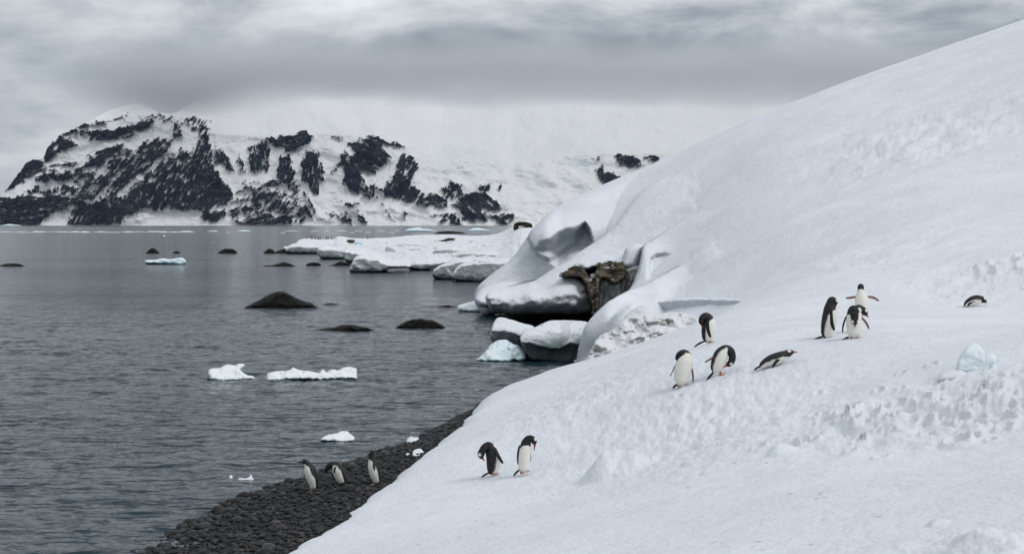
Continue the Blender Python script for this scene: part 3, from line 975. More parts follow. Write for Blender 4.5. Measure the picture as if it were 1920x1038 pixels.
def d_lobe1(u, v):
    d = _l1(u, v)
    ins = poly_in(u, v, CAVE)
    ds = line_dist(u, v, CAVE)
    sharp = sstep(1075, 1100, u)                     # crisp lip at the upper right
    w = 22 - 17 * sharp
    d = d + np.where(ins, 2.3 * sstep(0, 1, ds / w), 0)
    # folds inside the hollow
    d = d + np.where(ins, .30 * sstep(0, 12, ds) * np.sin((u * .8 + v * 1.0) * .12 + fbm(P3(u * .03, v * .03, 0), 1, 3, .5, 3) * 3), 0)
    # the upper bulge stands proud of the lower ramp
    bulge = sstep(0, 12, (v * -1 + np.interp(u, [960, 989, 996, 1006, 1030], [430, 446, 466, 481, 492])) )
    d = d - 1.1 * bulge * sstep(1060, 1020, u) * (u > 980)
    return into_hill(d, u, v, 1200, 1310)


o = relief('snow_lobe', [(889, 560), (892, 545), (900, 532), (924, 512), (953, 490), (969, 472), (989, 443), (997, 430), (1013, 414), (1035, 394), (1068, 374), (1128, 347), (1200, 317), (1262, 294), (1330, 282), (1345, 330),
                         (1300, 400), (1200, 440), (1130, 490), (1060, 540), (990, 575), (910, 590)], d_lobe1, M_lobe, thick=10, step=2.6, round_px=16, round_m=1.6, amp=.10, nscale=.5, jitter=.6, seed=5)
tag(o, 'rounded far snow lobe with a scooped grey hollow at the shore', 'snow bank')

# low tongue at its foot
d0 = wd(582)
o = relief('snow_tongue', [(889, 560), (900, 543), (925, 532), (950, 527), (970, 527), (985, 534), (975, 556), (940, 572), (905, 576), (893, 570)],
           lambda u, v: 100.5 + (560 - v) * .06 + (u - 930) * .01, M_lobe, thick=4, step=3, round_px=14, round_m=1.6, amp=.05, nscale=.8, seed=9)
tag(o, 'low smooth snow tongue in front of the hollowed lobe', 'snow bank')

# dark rock recess under the overhanging block
o = relief('undercut_rock', [(945, 575), (1000, 570), (1060, 570), (1120, 560), (1135, 580), (1125, 600), (1100, 612), (1030, 618), (985, 618), (955, 600)],
           lambda u, v: 96.5 + 0 * u, M_black, thick=4, step=3, round_px=8, round_m=.6, amp=.35, nscale=1.4, seed=11, smooth=False)
tag(o, 'black wet rock in the shadow under the overhanging snow block', 'rock')

# near lobe running down into the overhanging block
_l2 = tpsd([(918, 547, 90), (910, 560, 89), (925, 583, 89.5), (993, 589, 89), (1074, 589, 89), (1105, 585, 89.5), (1111, 571, 90), (993, 552, 88.5), (1048, 545, 88.5), (1096, 536, 90), (1020, 558, 88.2), (1060, 570, 88.2), (960, 570, 88.6),
             (980, 534, 93), (1035, 505, 95), (1086, 472, 97), (1150, 427, 100), (1203, 357, 104.6), (1260, 320, 106.4), (1330, 300, 103.8), (1330, 400, 90.6), (1260, 440, 92.6), (1200, 470, 93), (1120, 492, 93), (1060, 512, 92), (1010, 535, 91.5),
             (1170, 500, 92), (1130, 560, 91)])


def d_lobe2(u, v):
    d = _l2(u, v)
    brow = np.interp(u, [905, 960, 993, 1018, 1048, 1096], [556, 552, 549, 555, 541, 535])
    face = sstep(0, 10, v - brow) * sstep(1112, 1098, u)
    d = d + face * .55 * fbm(P3(u * .05, v * .09, 0), 1, 4, .6, 14) + .9 * face * sstep(560, 592, v)
    return into_hill(d, u, v, 1230, 1350)


o = relief('snow_lobe', [(910, 556), (918, 547), (950, 541), (980, 534), (1004, 525), (1035, 505), (1068, 487), (1086, 472), (1115, 454), (1150, 427), (1177, 388), (1203, 357), (1255, 326), (1330, 300), (1400, 300), (1390, 420), (1290, 470),
                         (1210, 500), (1160, 502), (1120, 500), (1098, 506), (1085, 500), (1060, 512), (1052, 517), (1082, 517), (1099, 531), (1108, 550), (1111, 571), (1105, 585), (1074, 589), (1038, 588), (993, 590), (957, 589), (925, 583), (912, 567)],
           d_lobe2, M_front, thick=8, step=3.4, round_px=9, round_m=1.3, amp=.16, nscale=.8, jitter=1.2, seed=15)
tag(o, 'long snow lobe ending in a grey overhanging block above black rock', 'snow bank')

# brown outcrop with the icicle wall below it
o = relief('rock_outcrop', [(1048, 518), (1062, 506), (1078, 495), (1090, 499), (1100, 512), (1109, 522), (1119, 505), (1121, 492), (1140, 488), (1166, 488), (1172, 505), (1172, 524), (1150, 531), (1128, 524), (1124, 540), (1124, 575), (1113, 585), (1106, 560), (1098, 532), (1082, 518)],
           lambda u, v: 89.0 + np.where(u > 1118, -.2, .2) + .02 * (520 - v), M_brown, thick=4, step=1.8, round_px=4, round_m=.5, amp=.32, nscale=1.2, jitter=1.8, seed=21, smooth=False)
tag(o, 'brown layered rock outcrop breaking through the snow lobe', 'rock')
o = relief('icicle_wall', [(1106, 516), (1130, 512), (1170, 505), (1198, 498), (1200, 520), (1186, 545), (1160, 565), (1138, 582), (1110, 592), (1112, 560)],
           lambda u, v: 89.5 + .8 * fbm(P3(u * .16, v * .035, 0), 1, 4, .6, 3), M_wall, thick=4, step=2.0, round_px=5, round_m=.5, amp=.12, nscale=1.2, seed=22)
tag(o, 'grey ice wall hung with icicles below the brown outcrop', 'ice wall')
# snow pillar
o = relief('snow_pillar', [(1164, 502), (1166, 486), (1172, 468), (1180, 460), (1191, 456), (1206, 460), (1204, 474), (1199, 489), (1192, 502), (1178, 505)],
           lambda u, v: 90.6 + .02 * (480 - v), M_lobe, thick=3, step=2, round_px=12, round_m=1.0, amp=.04, nscale=1, seed=24)
tag(o, 'small rounded grey snow pillar beside the brown outcrop', 'snow bank')

# lobe with the shallow grey hollow
_l5 = tpsd([(1206, 461, 90), (1188, 529, 86), (1180, 545, 85), (1230, 560, 80), (1265, 480, 86.6), (1260, 520, 82), (1330, 440, 85.2), (1400, 400, 84.5), (1400, 470, 73.5), (1340, 500, 74.5), (1260, 430, 92.6), (1225, 448, 92)])
HOL = [(1212, 505), (1216, 482), (1228, 474), (1246, 471), (1267, 478), (1262, 492), (1245, 505), (1225, 522), (1210, 530)]


def d_lobe5(u, v):
    return into_hill(_l5(u, v) + 1.0 * inside(u, v, HOL, 10), u, v, 1280, 1390)


o = relief('snow_lobe', [(1206, 461), (1225, 448), (1262, 424), (1330, 390), (1420, 370), (1440, 450), (1360, 510), (1280, 560), (1200, 570), (1178, 550), (1186, 532), (1194, 510), (1200, 488)],
           d_lobe5, M_lobe, thick=6, step=3.2, round_px=9, round_m=1.0, amp=.08, nscale=.7, jitter=.6, seed=26)
tag(o, 'snow lobe with a shallow grey hollow right of the snow pillar', 'snow bank')

# front shoulder with scarp
_l6 = tpsd([(1082, 676, 66.6), (1086, 650, 66.7), (1095, 620, 66.9), (1119, 586, 67.4), (1141, 566, 68.2), (1177, 546, 73), (1150, 590, 66.6), (1110, 640, 66.2), (1204, 535, 76.5), (1260, 505, 80.6), (1330, 472, 80.3), (1400, 450, 76.8), (1440, 470, 71.8), (1440, 520, 66.8), (1430, 560, 56),
             (1330, 530, 71), (1240, 552, 73.5), (1320, 556, 69.6), (1400, 558, 62), (1420, 575, 56), (1320, 600, 69.2), (1260, 600, 72), (1180, 620, 67.5), (1120, 660, 66), (1200, 670, 64), (1300, 650, 66), (1400, 600, 61)])


def d_lobe6(u, v):
    d = _l6(u, v)
    # vertical scarp below the upper slope
    brow = np.interp(u, [1100, 1150, 1200, 1240, 1320, 1400, 1420], [640, 585, 551, 560, 560, 560, 568])
    d = d + .45 * np.exp(-((v - brow - 16) / 13) ** 2) * sstep(1300, 1250, u) * sstep(1130, 1190, u)
    return into_hill(d, u, v, 1225, 1320, .35)


o = relief('snow_shoulder', [(1081, 682), (1084, 654), (1094, 618), (1105, 600), (1119, 585), (1141, 565), (1177, 545), (1204, 535), (1260, 504), (1330, 466), (1350, 470), (1350, 552), (1330, 568), (1300, 600), (1285, 650), (1270, 690), (1150, 710), (1090, 700)],
           d_lobe6, M_lobe, thick=5, step=3.2, round_px=14, round_m=1.0, amp=.07, nscale=.9, jitter=.7, seed=28)
tag(o, 'arched snow shoulder curving down to the water behind the near slope', 'snow bank')
o = relief('snow_scarp', [(1222, 566), (1250, 561), (1300, 557), (1350, 558), (1390, 561), (1414, 567), (1412, 592), (1385, 622), (1350, 645), (1320, 655), (1240, 650), (1225, 600)],
           lambda u, v: np.interp(u, [1220, 1250, 1280, 1310, 1340, 1370, 1400, 1416], [73.6, 72.4, 71.2, 70.0, 68.7, 66.6, 60.5, 56.5]) + .3 * fbm(P3(u * .09, v * .03, 0), 1, 3, .6, 36), M_lobe, thick=4, step=2.2, round_px=5, round_m=1.6, amp=.06, nscale=1.5, jitter=1.0, seed=37)
tag(o, 'low grey snow scarp above the dirty rubble heap', 'snow bank')
# rubble in front of the scarp
o = relief('snow_rubble', [(1103, 690), (1108, 655), (1122, 632), (1150, 615), (1165, 600), (1185, 580), (1210, 572), (1225, 588), (1262, 584), (1296, 590), (1316, 606), (1335, 640), (1300, 668), (1200, 700)],
           lambda u, v: 61.5 + (640 - v) * .055 - (u - 1200) * .012 - 1.5 * fbm(P3(u * .028, v * .045, 0), 1, 4, .55, 33), M_rubble, thick=3, step=2.2, round_px=8, round_m=.6, amp=.20, nscale=1.3, jitter=2.5, seed=30, octv=5)
tag(o, 'heap of dirty broken snow rubble below the grey scarp', 'snow heap')

# low ice-footed blocks at the water
def d_block(d0, brow, slope_top=.09, cut=0.0):
    """vertical front at d0, top surface receding above the brow row"""
    def f(u, v):
        b = np.interp(u, [p[0] for p in brow], [p[1] for p in brow])
        zb = HC - (b - VH) / F * d0
        k = (v - VH) / F
        dt = (HC - zb + slope_top * d0) / (k + slope_top)
        return np.where(v < b, np.maximum(dt, d0), d0 + cut * sstep(1, 5, v - b))
    return f


BL = [
    ('shore_block', [(919, 632), (922, 615), (930, 598), (944, 595), (975, 604), (1002, 613), (1010, 640), (985, 655), (960, 650), (930, 645)], wd(668), [(920, 618), (960, 622), (1010, 640)], 'white snow topped block at the water behind the small blue berg', 4),
    ('shore_block', [(975, 634), (985, 620), (1005, 612), (1030, 601), (1060, 600), (1100, 603), (1112, 620), (1105, 660), (1090, 680), (1040, 679), (1000, 676), (985, 660)], wd(679), [(975, 640), (1010, 647), (1050, 652), (1070, 640), (1110, 650)], 'flat snow topped block with icicles beside the arched shoulder', 4),
]
for nm, ol, d0, brow, lab, seed in BL:
    o = relief(nm, ol, d_block(d0, brow, .12, .55), M_front, thick=3, step=1.8, round_px=5, round_m=.5, amp=.20, nscale=1.5, jitter=1.2, seed=int(d0))
    tag(o, lab, 'ice block')

# small bergs at the cliff foot
def berg(name, ol, d0, lab, mat, cat='ice floe', thick=1.5, amp=.12, ns=2.0, seed=1, rm=.5, group=None, step=2.0, lean=.03, rp=8):
    vb = max(p[1] for p in ol)
    o = relief(name, ol, lambda u, v: d0 + (vb - v) * lean, mat, thick=thick, step=step, round_px=rp, round_m=rm, amp=amp * 1.8, nscale=ns, jitter=1.5, seed=seed, octv=5)
    tag(o, lab, cat, group)
    return o


berg('small_berg', [(892, 676), (900, 668), (912, 655), (920, 646), (928, 640), (936, 637), (950, 637), (962, 644), (972, 648), (985, 660), (986, 674), (960, 678), (920, 679)], wd(678), 'pale blue jagged berg against the low snow blocks', M_ice, 'berg', 2.5, .25, 1.6, 41, .9)
berg('small_berg', [(858, 574), (866, 570), (880, 566), (893, 563), (905, 566), (918, 572), (922, 583), (895, 587), (862, 584)], wd(585), 'low white ice pieces beneath the snow tongue', M_floe, 'berg', 2, .2, 1.2, 43, .8)
berg('ice_fragment', [(1076, 676), (1085, 672), (1100, 674), (1098, 680), (1080, 681)], wd(680), 'flat ice fragment at the waterline below the arched shoulder', M_floe, 'ice', .6, .05, 3, 44, .2, step=1.5)

# floating ice in the bay
berg('ice_floe', [(391, 705), (391, 694), (397, 690), (408, 690), (416, 687), (423, 684), (432, 683), (441, 685), (447, 682), (458, 682), (455, 690), (452, 694), (462, 702), (474, 705), (479, 711), (460, 713), (400, 714)], wd(712), 'jagged translucent floe left of the flat white one', M_floe, amp=.10, ns=2.6, seed=51, thick=1.0, step=1.6, rp=6, rm=.4)
berg('ice_floe', [(500, 711), (502, 700), (515, 696), (540, 694), (550, 689), (562, 693), (580, 695), (598, 699), (605, 692), (613, 697), (622, 692), (636, 694), (644, 688), (660, 688), (669, 691), (670, 705), (668, 711), (610, 711), (560, 712), (505, 715)], wd(713), 'long flat white floe with knobbly right end', M_floe, amp=.10, ns=2.4, seed=52, thick=1.4, step=1.6, rp=6, rm=.5)
berg('ice_floe', [(600, 825), (606, 819), (616, 814), (630, 812), (640, 808), (652, 808), (656, 812), (664, 819), (663, 827), (640, 828), (625, 827), (610, 826)], wd(828), 'small white floe nearest the beach penguins', M_floe, amp=.05, ns=4, seed=53, thick=.5, step=1.4, rp=6, rm=.22)
berg('ice_floe', [(271, 490), (274, 487), (290, 487), (305, 484), (318, 486), (335, 483), (344, 484), (349, 490), (346, 496), (318, 496), (285, 495), (275, 495)], wd(495.5), 'flat turquoise floe below the two small dark rocks', M_ice, amp=.3, ns=.6, seed=54, thick=4, step=1.3, rp=4, rm=1.2)
berg('ice_fragment', [(430, 899), (431, 892), (434, 890), (437, 896), (441, 899)], wd(899), 'clear ice sliver, left of the two drifting off the beach', M_clear, 'ice', .12, .01, 8, 55, .05, step=1.2)
berg('ice_fragment', [(445, 899), (450, 895), (460, 896), (468, 893), (471, 889), (474, 895), (478, 899), (460, 900)], wd(900), 'clear spiky ice fragment, right of the two drifting off the beach', M_clear, 'ice', .2, .02, 8, 56, .08, step=1.2)
# ice lumps stranded on the cobbles
for (ol, z, lab, sd_) in (([(763, 829), (764, 823), (770, 818), (777, 819), (784, 820), (785, 827), (775, 830)], .10, 'clear ice lump stranded at the wash line', 61),
                          ([(774, 856), (774, 846), (782, 841), (790, 841), (795, 848), (794, 856), (784, 858)], .24, 'white ice lump on the cobbles against the snow edge', 62),
                          ([(760, 858), (762, 850), (767, 849), (772, 855), (770, 859)], .2, 'smallest ice lump on the cobbles beside the white one', 63)):
    vb = max(p[1] for p in ol)
    berg('ice_lump', ol, wd(vb - 1, z), lab, M_clear, 'ice', .22, .02, 6, sd_, .12, step=1.3)

# ------------------------------------------------------------------ dark rocks in the bay
def rock(cu, vb, w, h, lab, seed, prof=None, mat=M_black):
    d0 = wd(vb)
    prof = prof or [(-.5, 0), (-.36, .35), (-.15, .85), (.02, 1), (.2, .8), (.38, .35), (.5, 0)]
    top = [(cu + a * w, vb - b * h) for a, b in prof]
    ol = [(top[0][0] - .02 * w, vb + .6)] + top + [(top[-1][0] + .02 * w, vb + .6), (cu, vb + 2.2)]
    thick = w / F * d0 * .6
    o = relief('sea_rock', ol, lambda u, v: d0 + (vb - v) / F * d0 * 1.2, mat, thick=thick, step=max(1.1, w / 90), round_px=max(3, h * .3), round_m=thick * .2, amp=.26 * d0 / 100, nscale=2.0 * 100 / d0, jitter=1.3, seed=seed, octv=5, smooth=False)
    tag(o, lab, 'rock', 'dark rocks in the bay')


rock(525, 577, 138, 31, 'largest dark rock mound rising from the bay', 71, [(-.5, 0), (-.42, .18), (-.3, .45), (-.18, .75), (-.06, .97), (.03, 1), (.12, .85), (.22, .6), (.33, .4), (.43, .3), (.5, .05)])
rock(640, 620, 125, 12, 'long low dark reef awash right below the largest mound', 72, [(-.5, .1), (-.3, .35), (-.1, .6), (.05, 1), (.2, .9), (.35, .6), (.5, .1)])
rock(789, 615, 92, 18, 'brown black rock with a flat top right of the low reef', 73, [(-.5, .1), (-.4, .5), (-.25, .8), (-.05, 1), (.2, .85), (.3, .7), (.42, .4), (.5, .05)])
rock(286, 475, 29, 10, 'small peaked dark rock above the turquoise floe', 74)
rock(331, 475, 16, 5, 'tiny dark rock right of the small peaked one', 75)
rock(427, 475, 38, 9, 'small rounded dark rock midway to the ice shelf', 76, [(-.5, 0), (-.35, .6), (-.1, 1), (.2, .95), (.4, .6), (.5, 0)])
rock(22, 499, 54, 6, 'flat dark rock at the left picture edge', 77, [(-.5, 0), (-.3, .6), (0, 1), (.25, .7), (.5, 0)])
rock(526, 499, 60, 8, 'low dark rock, leftmost of the three before the ice shelf', 78, [(-.5, .1), (-.25, .3), (.1, 1), (.3, .6), (.5, 0)])
rock(588, 498, 30, 6.5, 'low dark rock, middle of the three before the ice shelf', 79, [(-.5, 0), (-.35, .7), (0, 1), (.3, .9), (.5, 0)])
rock(637, 498, 42, 8, 'low dark rock, nearest of the three to the shelf ice', 80, [(-.5, .1), (-.3, .25), (0, 1), (.3, .8), (.5, .1)])
rock(506, 475, 26, 9, 'dark rock with a snow patch at the tip of the shelf', 81)
rock(545, 475, 64, 10, 'dark rock ledge under the snowy tip of the shelf', 82, [(-.5, .2), (-.3, .7), (-.05, 1), (.25, .8), (.5, .5)])
rock(826, 575, 66, 3, 'thin dark reef barely awash before the snow tongue', 83, [(-.5, .1), (-.1, .6), (.2, 1), (.5, .1)])
rock(622, 570.5, 30, 2.5, 'thin dark reef just right of the largest mound', 84, [(-.5, .2), (-.1, 1), (.2, .7), (.5, .1)])
rock(845, 438, 62, 5.5, 'long black rock behind the ice shelf', 85, [(-.5, .1), (-.3, .8), (0, 1), (.3, .6), (.5, 0)])
rock(800, 722, 36, 2.5, 'thin dark reef awash right of the flat floe', 86, [(-.5, .2), (0, 1), (.3, .8), (.5, .1)])
rock(391, 712, 9, 3.5, 'dark stone tip at the left foot of the jagged floe', 87)
rock(35, 749, 64, 3, 'thin dark reef awash at the left picture edge', 88, [(-.5, .1), (-.1, 1), (.2, .7), (.5, .1)])

# ------------------------------------------------------------------ far ice shelf (headland)
def build_shelf():
    # snowfield behind the front blocks, as height over the water
    sky = np.array([(535, 463), (556, 456), (562, 451), (579, 447), (600, 449), (626, 448), (633, 443), (641, 443), (655, 446), (687, 447), (734, 445), (760, 442), (790, 440), (846, 440), (884, 442), (915, 441), (930, 438.5), (943, 434.5), (954, 428.5), (965, 421.5), (978, 417), (992, 420), (1015, 424), (1030, 430)], float)
    bot = np.array([(535, 470), (600, 470), (660, 482), (700, 486), (770, 498), (830, 508), (880, 512), (930, 525), (985, 545), (1030, 560)], float)
    us = np.arange(533, 1031, 1.25)
    vs = np.interp(us, sky[:, 0], sky[:, 1]) + .8 * fbm(P3(us * .09, 0, 0), 1, 4, .6, 90)
    vb = np.interp(us, bot[:, 0], bot[:, 1])
    t = np.linspace(0, 1, 90)[:, None]
    V = vs[None] + (vb - vs)[None] * t
    U = np.broadcast_to(us, V.shape)
    dtop = np.interp(us, [535, 640, 790, 940, 1030], [345, 370, 380, 330, 300])
    dbot = np.interp(us, [535, 600, 660, 770, 880, 985, 1030], [330, 320, 268, 215, 180, 135, 125])
    global shelf_d

    def shelf_d(u, v):
        a, b = np.interp(u, us, vs), np.interp(u, us, vb)
        t_ = np.clip((v - a) / (b - a), 0, 1)
        return np.interp(u, us, dbot) + (np.interp(u, us, dtop) - np.interp(u, us, dbot)) * (1 - t_) ** 1.5

    D = dbot + (dtop - dbot)[None] * (1 - t) ** 1.5
    pts = pix(U, V, D).reshape(-1, 3)
    n = fbm(pts * np.array([1, .35, 1]), .16, 5, .55, 91)
    n = n * 1.2 + 1.3 * fbm(pts * np.array([1, .30, 1]), .42, 4, .6, 95, True)
    pts[:, 2] += .50 * n * np.clip(np.repeat(1 - np.abs(2 * t - 1) ** 3, len(us), 1).ravel(), 0, 1)
    top = pts[:len(us)]
    b1 = top + np.array([0, 12, -1.2])
    b2 = top + np.array([0, 25, -9])
    front = pts[-len(us):].copy()
    front[:, 2] = -.6
    o = mesh_obj('snow_headland', np.concatenate([b2, b1, pts, front]), grid_faces(93, len(us)), M_shelf)
    struct(o, label='low snow covered headland of shelf ice reaching into the bay')


build_shelf()
SB = [
    ([(535, 468), (545, 459), (556, 455), (560, 450), (578, 446), (600, 450), (625, 452), (640, 458), (636, 470), (600, 476), (560, 476), (540, 475)], wd(476), [(530, 463), (560, 462), (640, 466)], 'rounded snow block at the tip of the shelf under the penguin group', 92),
    ([(594, 474), (598, 464), (608, 459), (625, 462), (640, 460), (650, 464), (648, 480), (640, 486), (605, 485), (598, 480)], wd(486), [(590, 466), (620, 468), (650, 470)], 'snow block with a green ice foot next to the shelf tip', 93),
    ([(643, 478), (648, 464), (657, 459), (672, 462), (700, 470), (720, 478), (705, 490), (670, 493), (650, 492)], wd(493), [(640, 470), (660, 474), (720, 482)], 'peaked snow block behind the large ice-fronted shelf block', 94),
    ([(657, 510), (658, 498), (665, 483), (676, 478), (700, 477), (722, 480), (745, 484), (762, 482), (772, 490), (768, 500), (735, 503), (715, 510), (690, 511)], wd(511), [(655, 488), (675, 483), (705, 487), (725, 497), (770, 500)], 'large snow block with a pale ice front on the shelf edge', 95),
    ([(764, 498), (770, 492), (782, 486), (805, 482), (830, 482), (850, 485), (830, 496), (815, 503), (790, 507), (770, 505)], wd(507), [(760, 497), (800, 494), (850, 492)], 'faceted snow block in the middle of the shelf edge', 96),
    ([(811, 519), (812, 508), (818, 501), (830, 495), (859, 486), (890, 485), (900, 492), (870, 500), (853, 508), (850, 524), (820, 522)], wd(524), [(810, 506), (830, 499), (860, 492), (900, 490)], 'grey faced slanting ice block near the snow tongue', 97),
    ([(848, 523), (851, 508), (862, 496), (880, 491), (900, 487), (930, 484), (960, 484), (960, 500), (930, 515), (900, 528), (870, 527)], wd(528), [(848, 510), (865, 499), (900, 494), (960, 492)], 'nearest slanting ice block of the shelf beside the far lobe', 98),
]
for ol, d0, brow, lab, sd_ in SB:
    o = relief('shelf_block', ol, d_block(d0, brow, .06), M_shelf, thick=9, step=1.7, round_px=3.5, round_m=1.2, amp=.35, nscale=.55, jitter=.9, seed=sd_, octv=5)
    tag(o, lab, 'ice block')
hr = np.random.RandomState(44)
n_h = 0
for row, (vv, dd_, u_a, u_b, cnt_, hh, ww) in enumerate(((453, 345, 650, 915, 5, 5, 46), (461, 305, 655, 935, 4, 6.5, 70), (470, 262, 690, 940, 4, 8, 80), (480, 228, 800, 950, 2, 8, 90))):
    for c_ in range(cnt_):
        cu = u_a + (u_b - u_a) * (c_ + .5 + .6 * (hr.rand() - .5)) / cnt_
        f_ = .35 + 1.1 * hr.rand() ** 1.5
        w_, h_ = ww * f_, hh * (.55 + .7 * f_)
        vb_ = vv + hr.randn() * 3 + (cu - 780) * .012
        ol = [(cu - .5 * w_, vb_), (cu - .44 * w_, vb_ - h_ * .55), (cu - .25 * w_, vb_ - h_ * (.7 + .3 * hr.rand())), (cu, vb_ - h_ * (.75 + .3 * hr.rand())), (cu + .25 * w_, vb_ - h_ * (.5 + .4 * hr.rand())), (cu + .5 * w_, vb_ - h_ * .2), (cu + .45 * w_, vb_ + 4), (cu, vb_ + 5), (cu - .4 * w_, vb_ + 4)]
        brow = [(cu - .5 * w_, vb_ - h_ * .5), (cu - .1 * w_, vb_ - h_ * .72), (cu + .5 * w_, vb_ - h_ * .15)]
        o = relief('ice_hummock', ol, d_block(float(shelf_d(cu, vb_)) * .985, brow, .05), M_shelf, thick=5, step=1.6, round_px=1.6, round_m=.6, amp=.30, nscale=.6, jitter=.9, seed=400 + n_h)
        tag(o, ORD[c_] + ' snow hummock from the left in the ' + ('back row along the headland crest', 'second row back on the headland', 'middle row on the headland', 'front row behind the slanting ice blocks')[row], 'snow hummock', 'snow hummocks on the headland')
        n_h += 1
# broken ice slabs standing on the shelf
for (ol, d0, lab, sd_) in (([(722, 468), (726, 460), (735, 463), (748, 472), (746, 478), (726, 478)], 262, 'tilted grey ice slab, left of the pair on the shelf', 101),
                           ([(749, 476), (756, 469), (780, 464), (782, 473), (765, 477)], 264, 'tilted grey ice slab, right of the pair on the shelf', 102),
                           ([(782, 474), (785, 464), (800, 468), (818, 461), (815, 468), (795, 474)], 266, 'long dark edged ice slab on the middle of the shelf', 103),
                           ([(756, 452), (765, 447), (775, 449), (772, 455), (760, 455)], 330, 'small turquoise ice lump on the shelf crest', 104),
                           ([(664, 457), (668, 452), (675, 452), (679, 457), (672, 460)], 310, 'round turquoise ice lump beside the brown shelf rock', 105)):
    o = relief('ice_slab', ol, lambda u, v, d0=d0: d0 + 0 * u, M_ice if sd_ > 103 else M_front, thick=2.5, step=1.3, round_px=2, round_m=.3, amp=.12, nscale=.8, jitter=.4, seed=sd_)
    tag(o, lab, 'ice slab')
for (ol, d0, lab, sd_) in (([(650, 452), (652, 449), (660, 448), (666, 450), (663, 455), (653, 455)], 312, 'brown bare rock showing through the shelf snow on the left', 106),
                           ([(810, 456), (815, 452), (828, 449), (842, 445), (855, 447), (845, 450), (830, 453), (826, 457)], 320, 'brown bare rock streak in the middle of the shelf', 107),
                           ([(963, 430), (964, 420), (972, 416), (985, 416), (997, 420), (998, 432), (990, 432), (985, 424), (972, 423), (968, 431)], 296, 'dark brown rock crest on the mound behind the far lobe', 108)):
    o = relief('shelf_rock', ol, lambda u, v, d0=d0: d0 + 0 * u, M_brown if sd_ < 108 else rock_mat('mossy rock', (.012, .011, .008), (.06, .05, .03), 1.5, .8, .2), thick=4, step=1.1, round_px=2, round_m=.4, amp=.2, nscale=1.0, jitter=.8, seed=sd_, smooth=False)
    tag(o, lab, 'rock')

# ------------------------------------------------------------------ brash ice far out
rs = np.random.RandomState(12)


def far_ice(cu, vb, w, h, lab, group, seed, mat=M_ice):
    d0 = wd(vb)
    n = 9
    r_ = np.random.RandomState(seed)
    top = [(cu + (a - .5) * w, vb - h * (1 - (2 * a - 1) ** 2) ** .5 * (.55 + .45 * r_.rand())) for a in np.linspace(.04, .96, n)]
    ol = [(cu - .5 * w, vb)] + top + [(cu + .5 * w, vb), (cu, vb + .25)]
    th = w / F * d0 * .5
    o = relief('ice_floe', ol, lambda u, v: d0 + (vb - v) / F * d0 * .8, mat, thick=th, step=max(.8, w / 40), round_px=max(1.0, h * .3), round_m=th * .15, amp=th * .02, nscale=3 / th, jitter=.2, seed=seed)
    tag(o, lab, 'ice floe', group)


far_ice(787, 434.5, 60, 9, 'large turquoise berg beyond the shelf, left of the two', 'bergs beyond the shelf', 201)
far_ice(897, 433.5, 44, 6.5, 'turquoise berg beyond the shelf, nearer the far lobe', 'bergs beyond the shelf', 202)
far_ice(458, 434.5, 26, 4, 'small pale berg in the far ice line left of the headland tip', 'bergs beyond the shelf', 203)
far_ice(20, 424.4, 40, 4.5, 'pale berg at the foot of the cliffs at the far left', 'bergs beyond the shelf', 204)
far_ice(308, 443.0, 5, 3, 'tiny lone ice bit above the small peaked rock', 'far ice', 205)
x = -40.0
i = 0
while x < 350:
    w = 14 + 26 * rs.rand()
    far_ice(x + w / 2, 435.6 + rs.rand() * .8, w, 2.0 + 2.2 * rs.rand() * (1.7 if 250 < x < 345 else 1), ORD[i] + ' low floe from the left in the long far drift ice line', 'far drift ice line', 210 + i, M_floe)
    x += w * (.75 + .3 * rs.rand())
    i += 1
for q_, (cu, vb, w, h) in enumerate(sorted(((399, 434.6, 22, 3), (428, 436, 8, 1.5), (545, 434, 30, 2.4), (590, 434.2, 22, 1.8), (612, 433.6, 14, 1.6), (640, 434, 24, 2.2), (672, 433.4, 18, 1.6), (690, 436, 12, 1.5), (715, 433.8, 16, 1.8), (735, 436.5, 10, 1.5),
                        (530, 437.2, 10, 1.4), (955, 433, 14, 1.6), (840, 432.5, 20, 1.6), (745, 432.8, 14, 1.6), (660, 436.6, 12, 1.3)))):
    far_ice(cu, vb, w, h, ORD[q_] + ' small floe from the left scattered right of the drift ice line', 'scattered far floes', 260 + i, M_floe)
    i += 1

# ------------------------------------------------------------------ snow and ice lumps on the near slope
def lump(name, ol, d0, lab, mat, cat, thick, amp, ns, seed, rp, rm, lean=.01, step=2.2):
    vb = max(p[1] for p in ol)
    o = relief(name, ol, lambda u, v: d0 + (vb - v) * lean, mat, thick=thick, step=step, round_px=rp, round_m=rm, amp=amp, nscale=ns, jitter=1.0, seed=seed)
    tag(o, lab, cat)


dq = hill_hit(1825, 693)
lump('ice_chunk', [(1794, 694), (1795, 678), (1803, 662), (1814, 649), (1826, 643), (1838, 648), (1846, 660), (1849, 680), (1843, 698), (1815, 700)], dq, 'upright pale blue ice chunk on the right slope', M_clear, 'ice chunk', .4, .07, 3.5, 302, 6, .12, .002)
dq = hill_hit(1860, 682)
lump('ice_chunk', [(1842, 684), (1846, 668), (1858, 662), (1869, 668), (1868, 682), (1855, 688)], dq, 'smaller ice chunk leaning behind the upright one', M_clear, 'ice chunk', .2, .02, 4, 303, 8, .12, .002)
dq = hill_hit(1775, 712)
lump('snow_lump', [(1757, 714), (1763, 702), (1778, 694), (1800, 692), (1815, 700), (1812, 712), (1785, 717)], dq, 'rounded snow lump left below the ice chunk', M_snow, 'snow lump', .3, .03, 4, 304, 12, .2, .005)

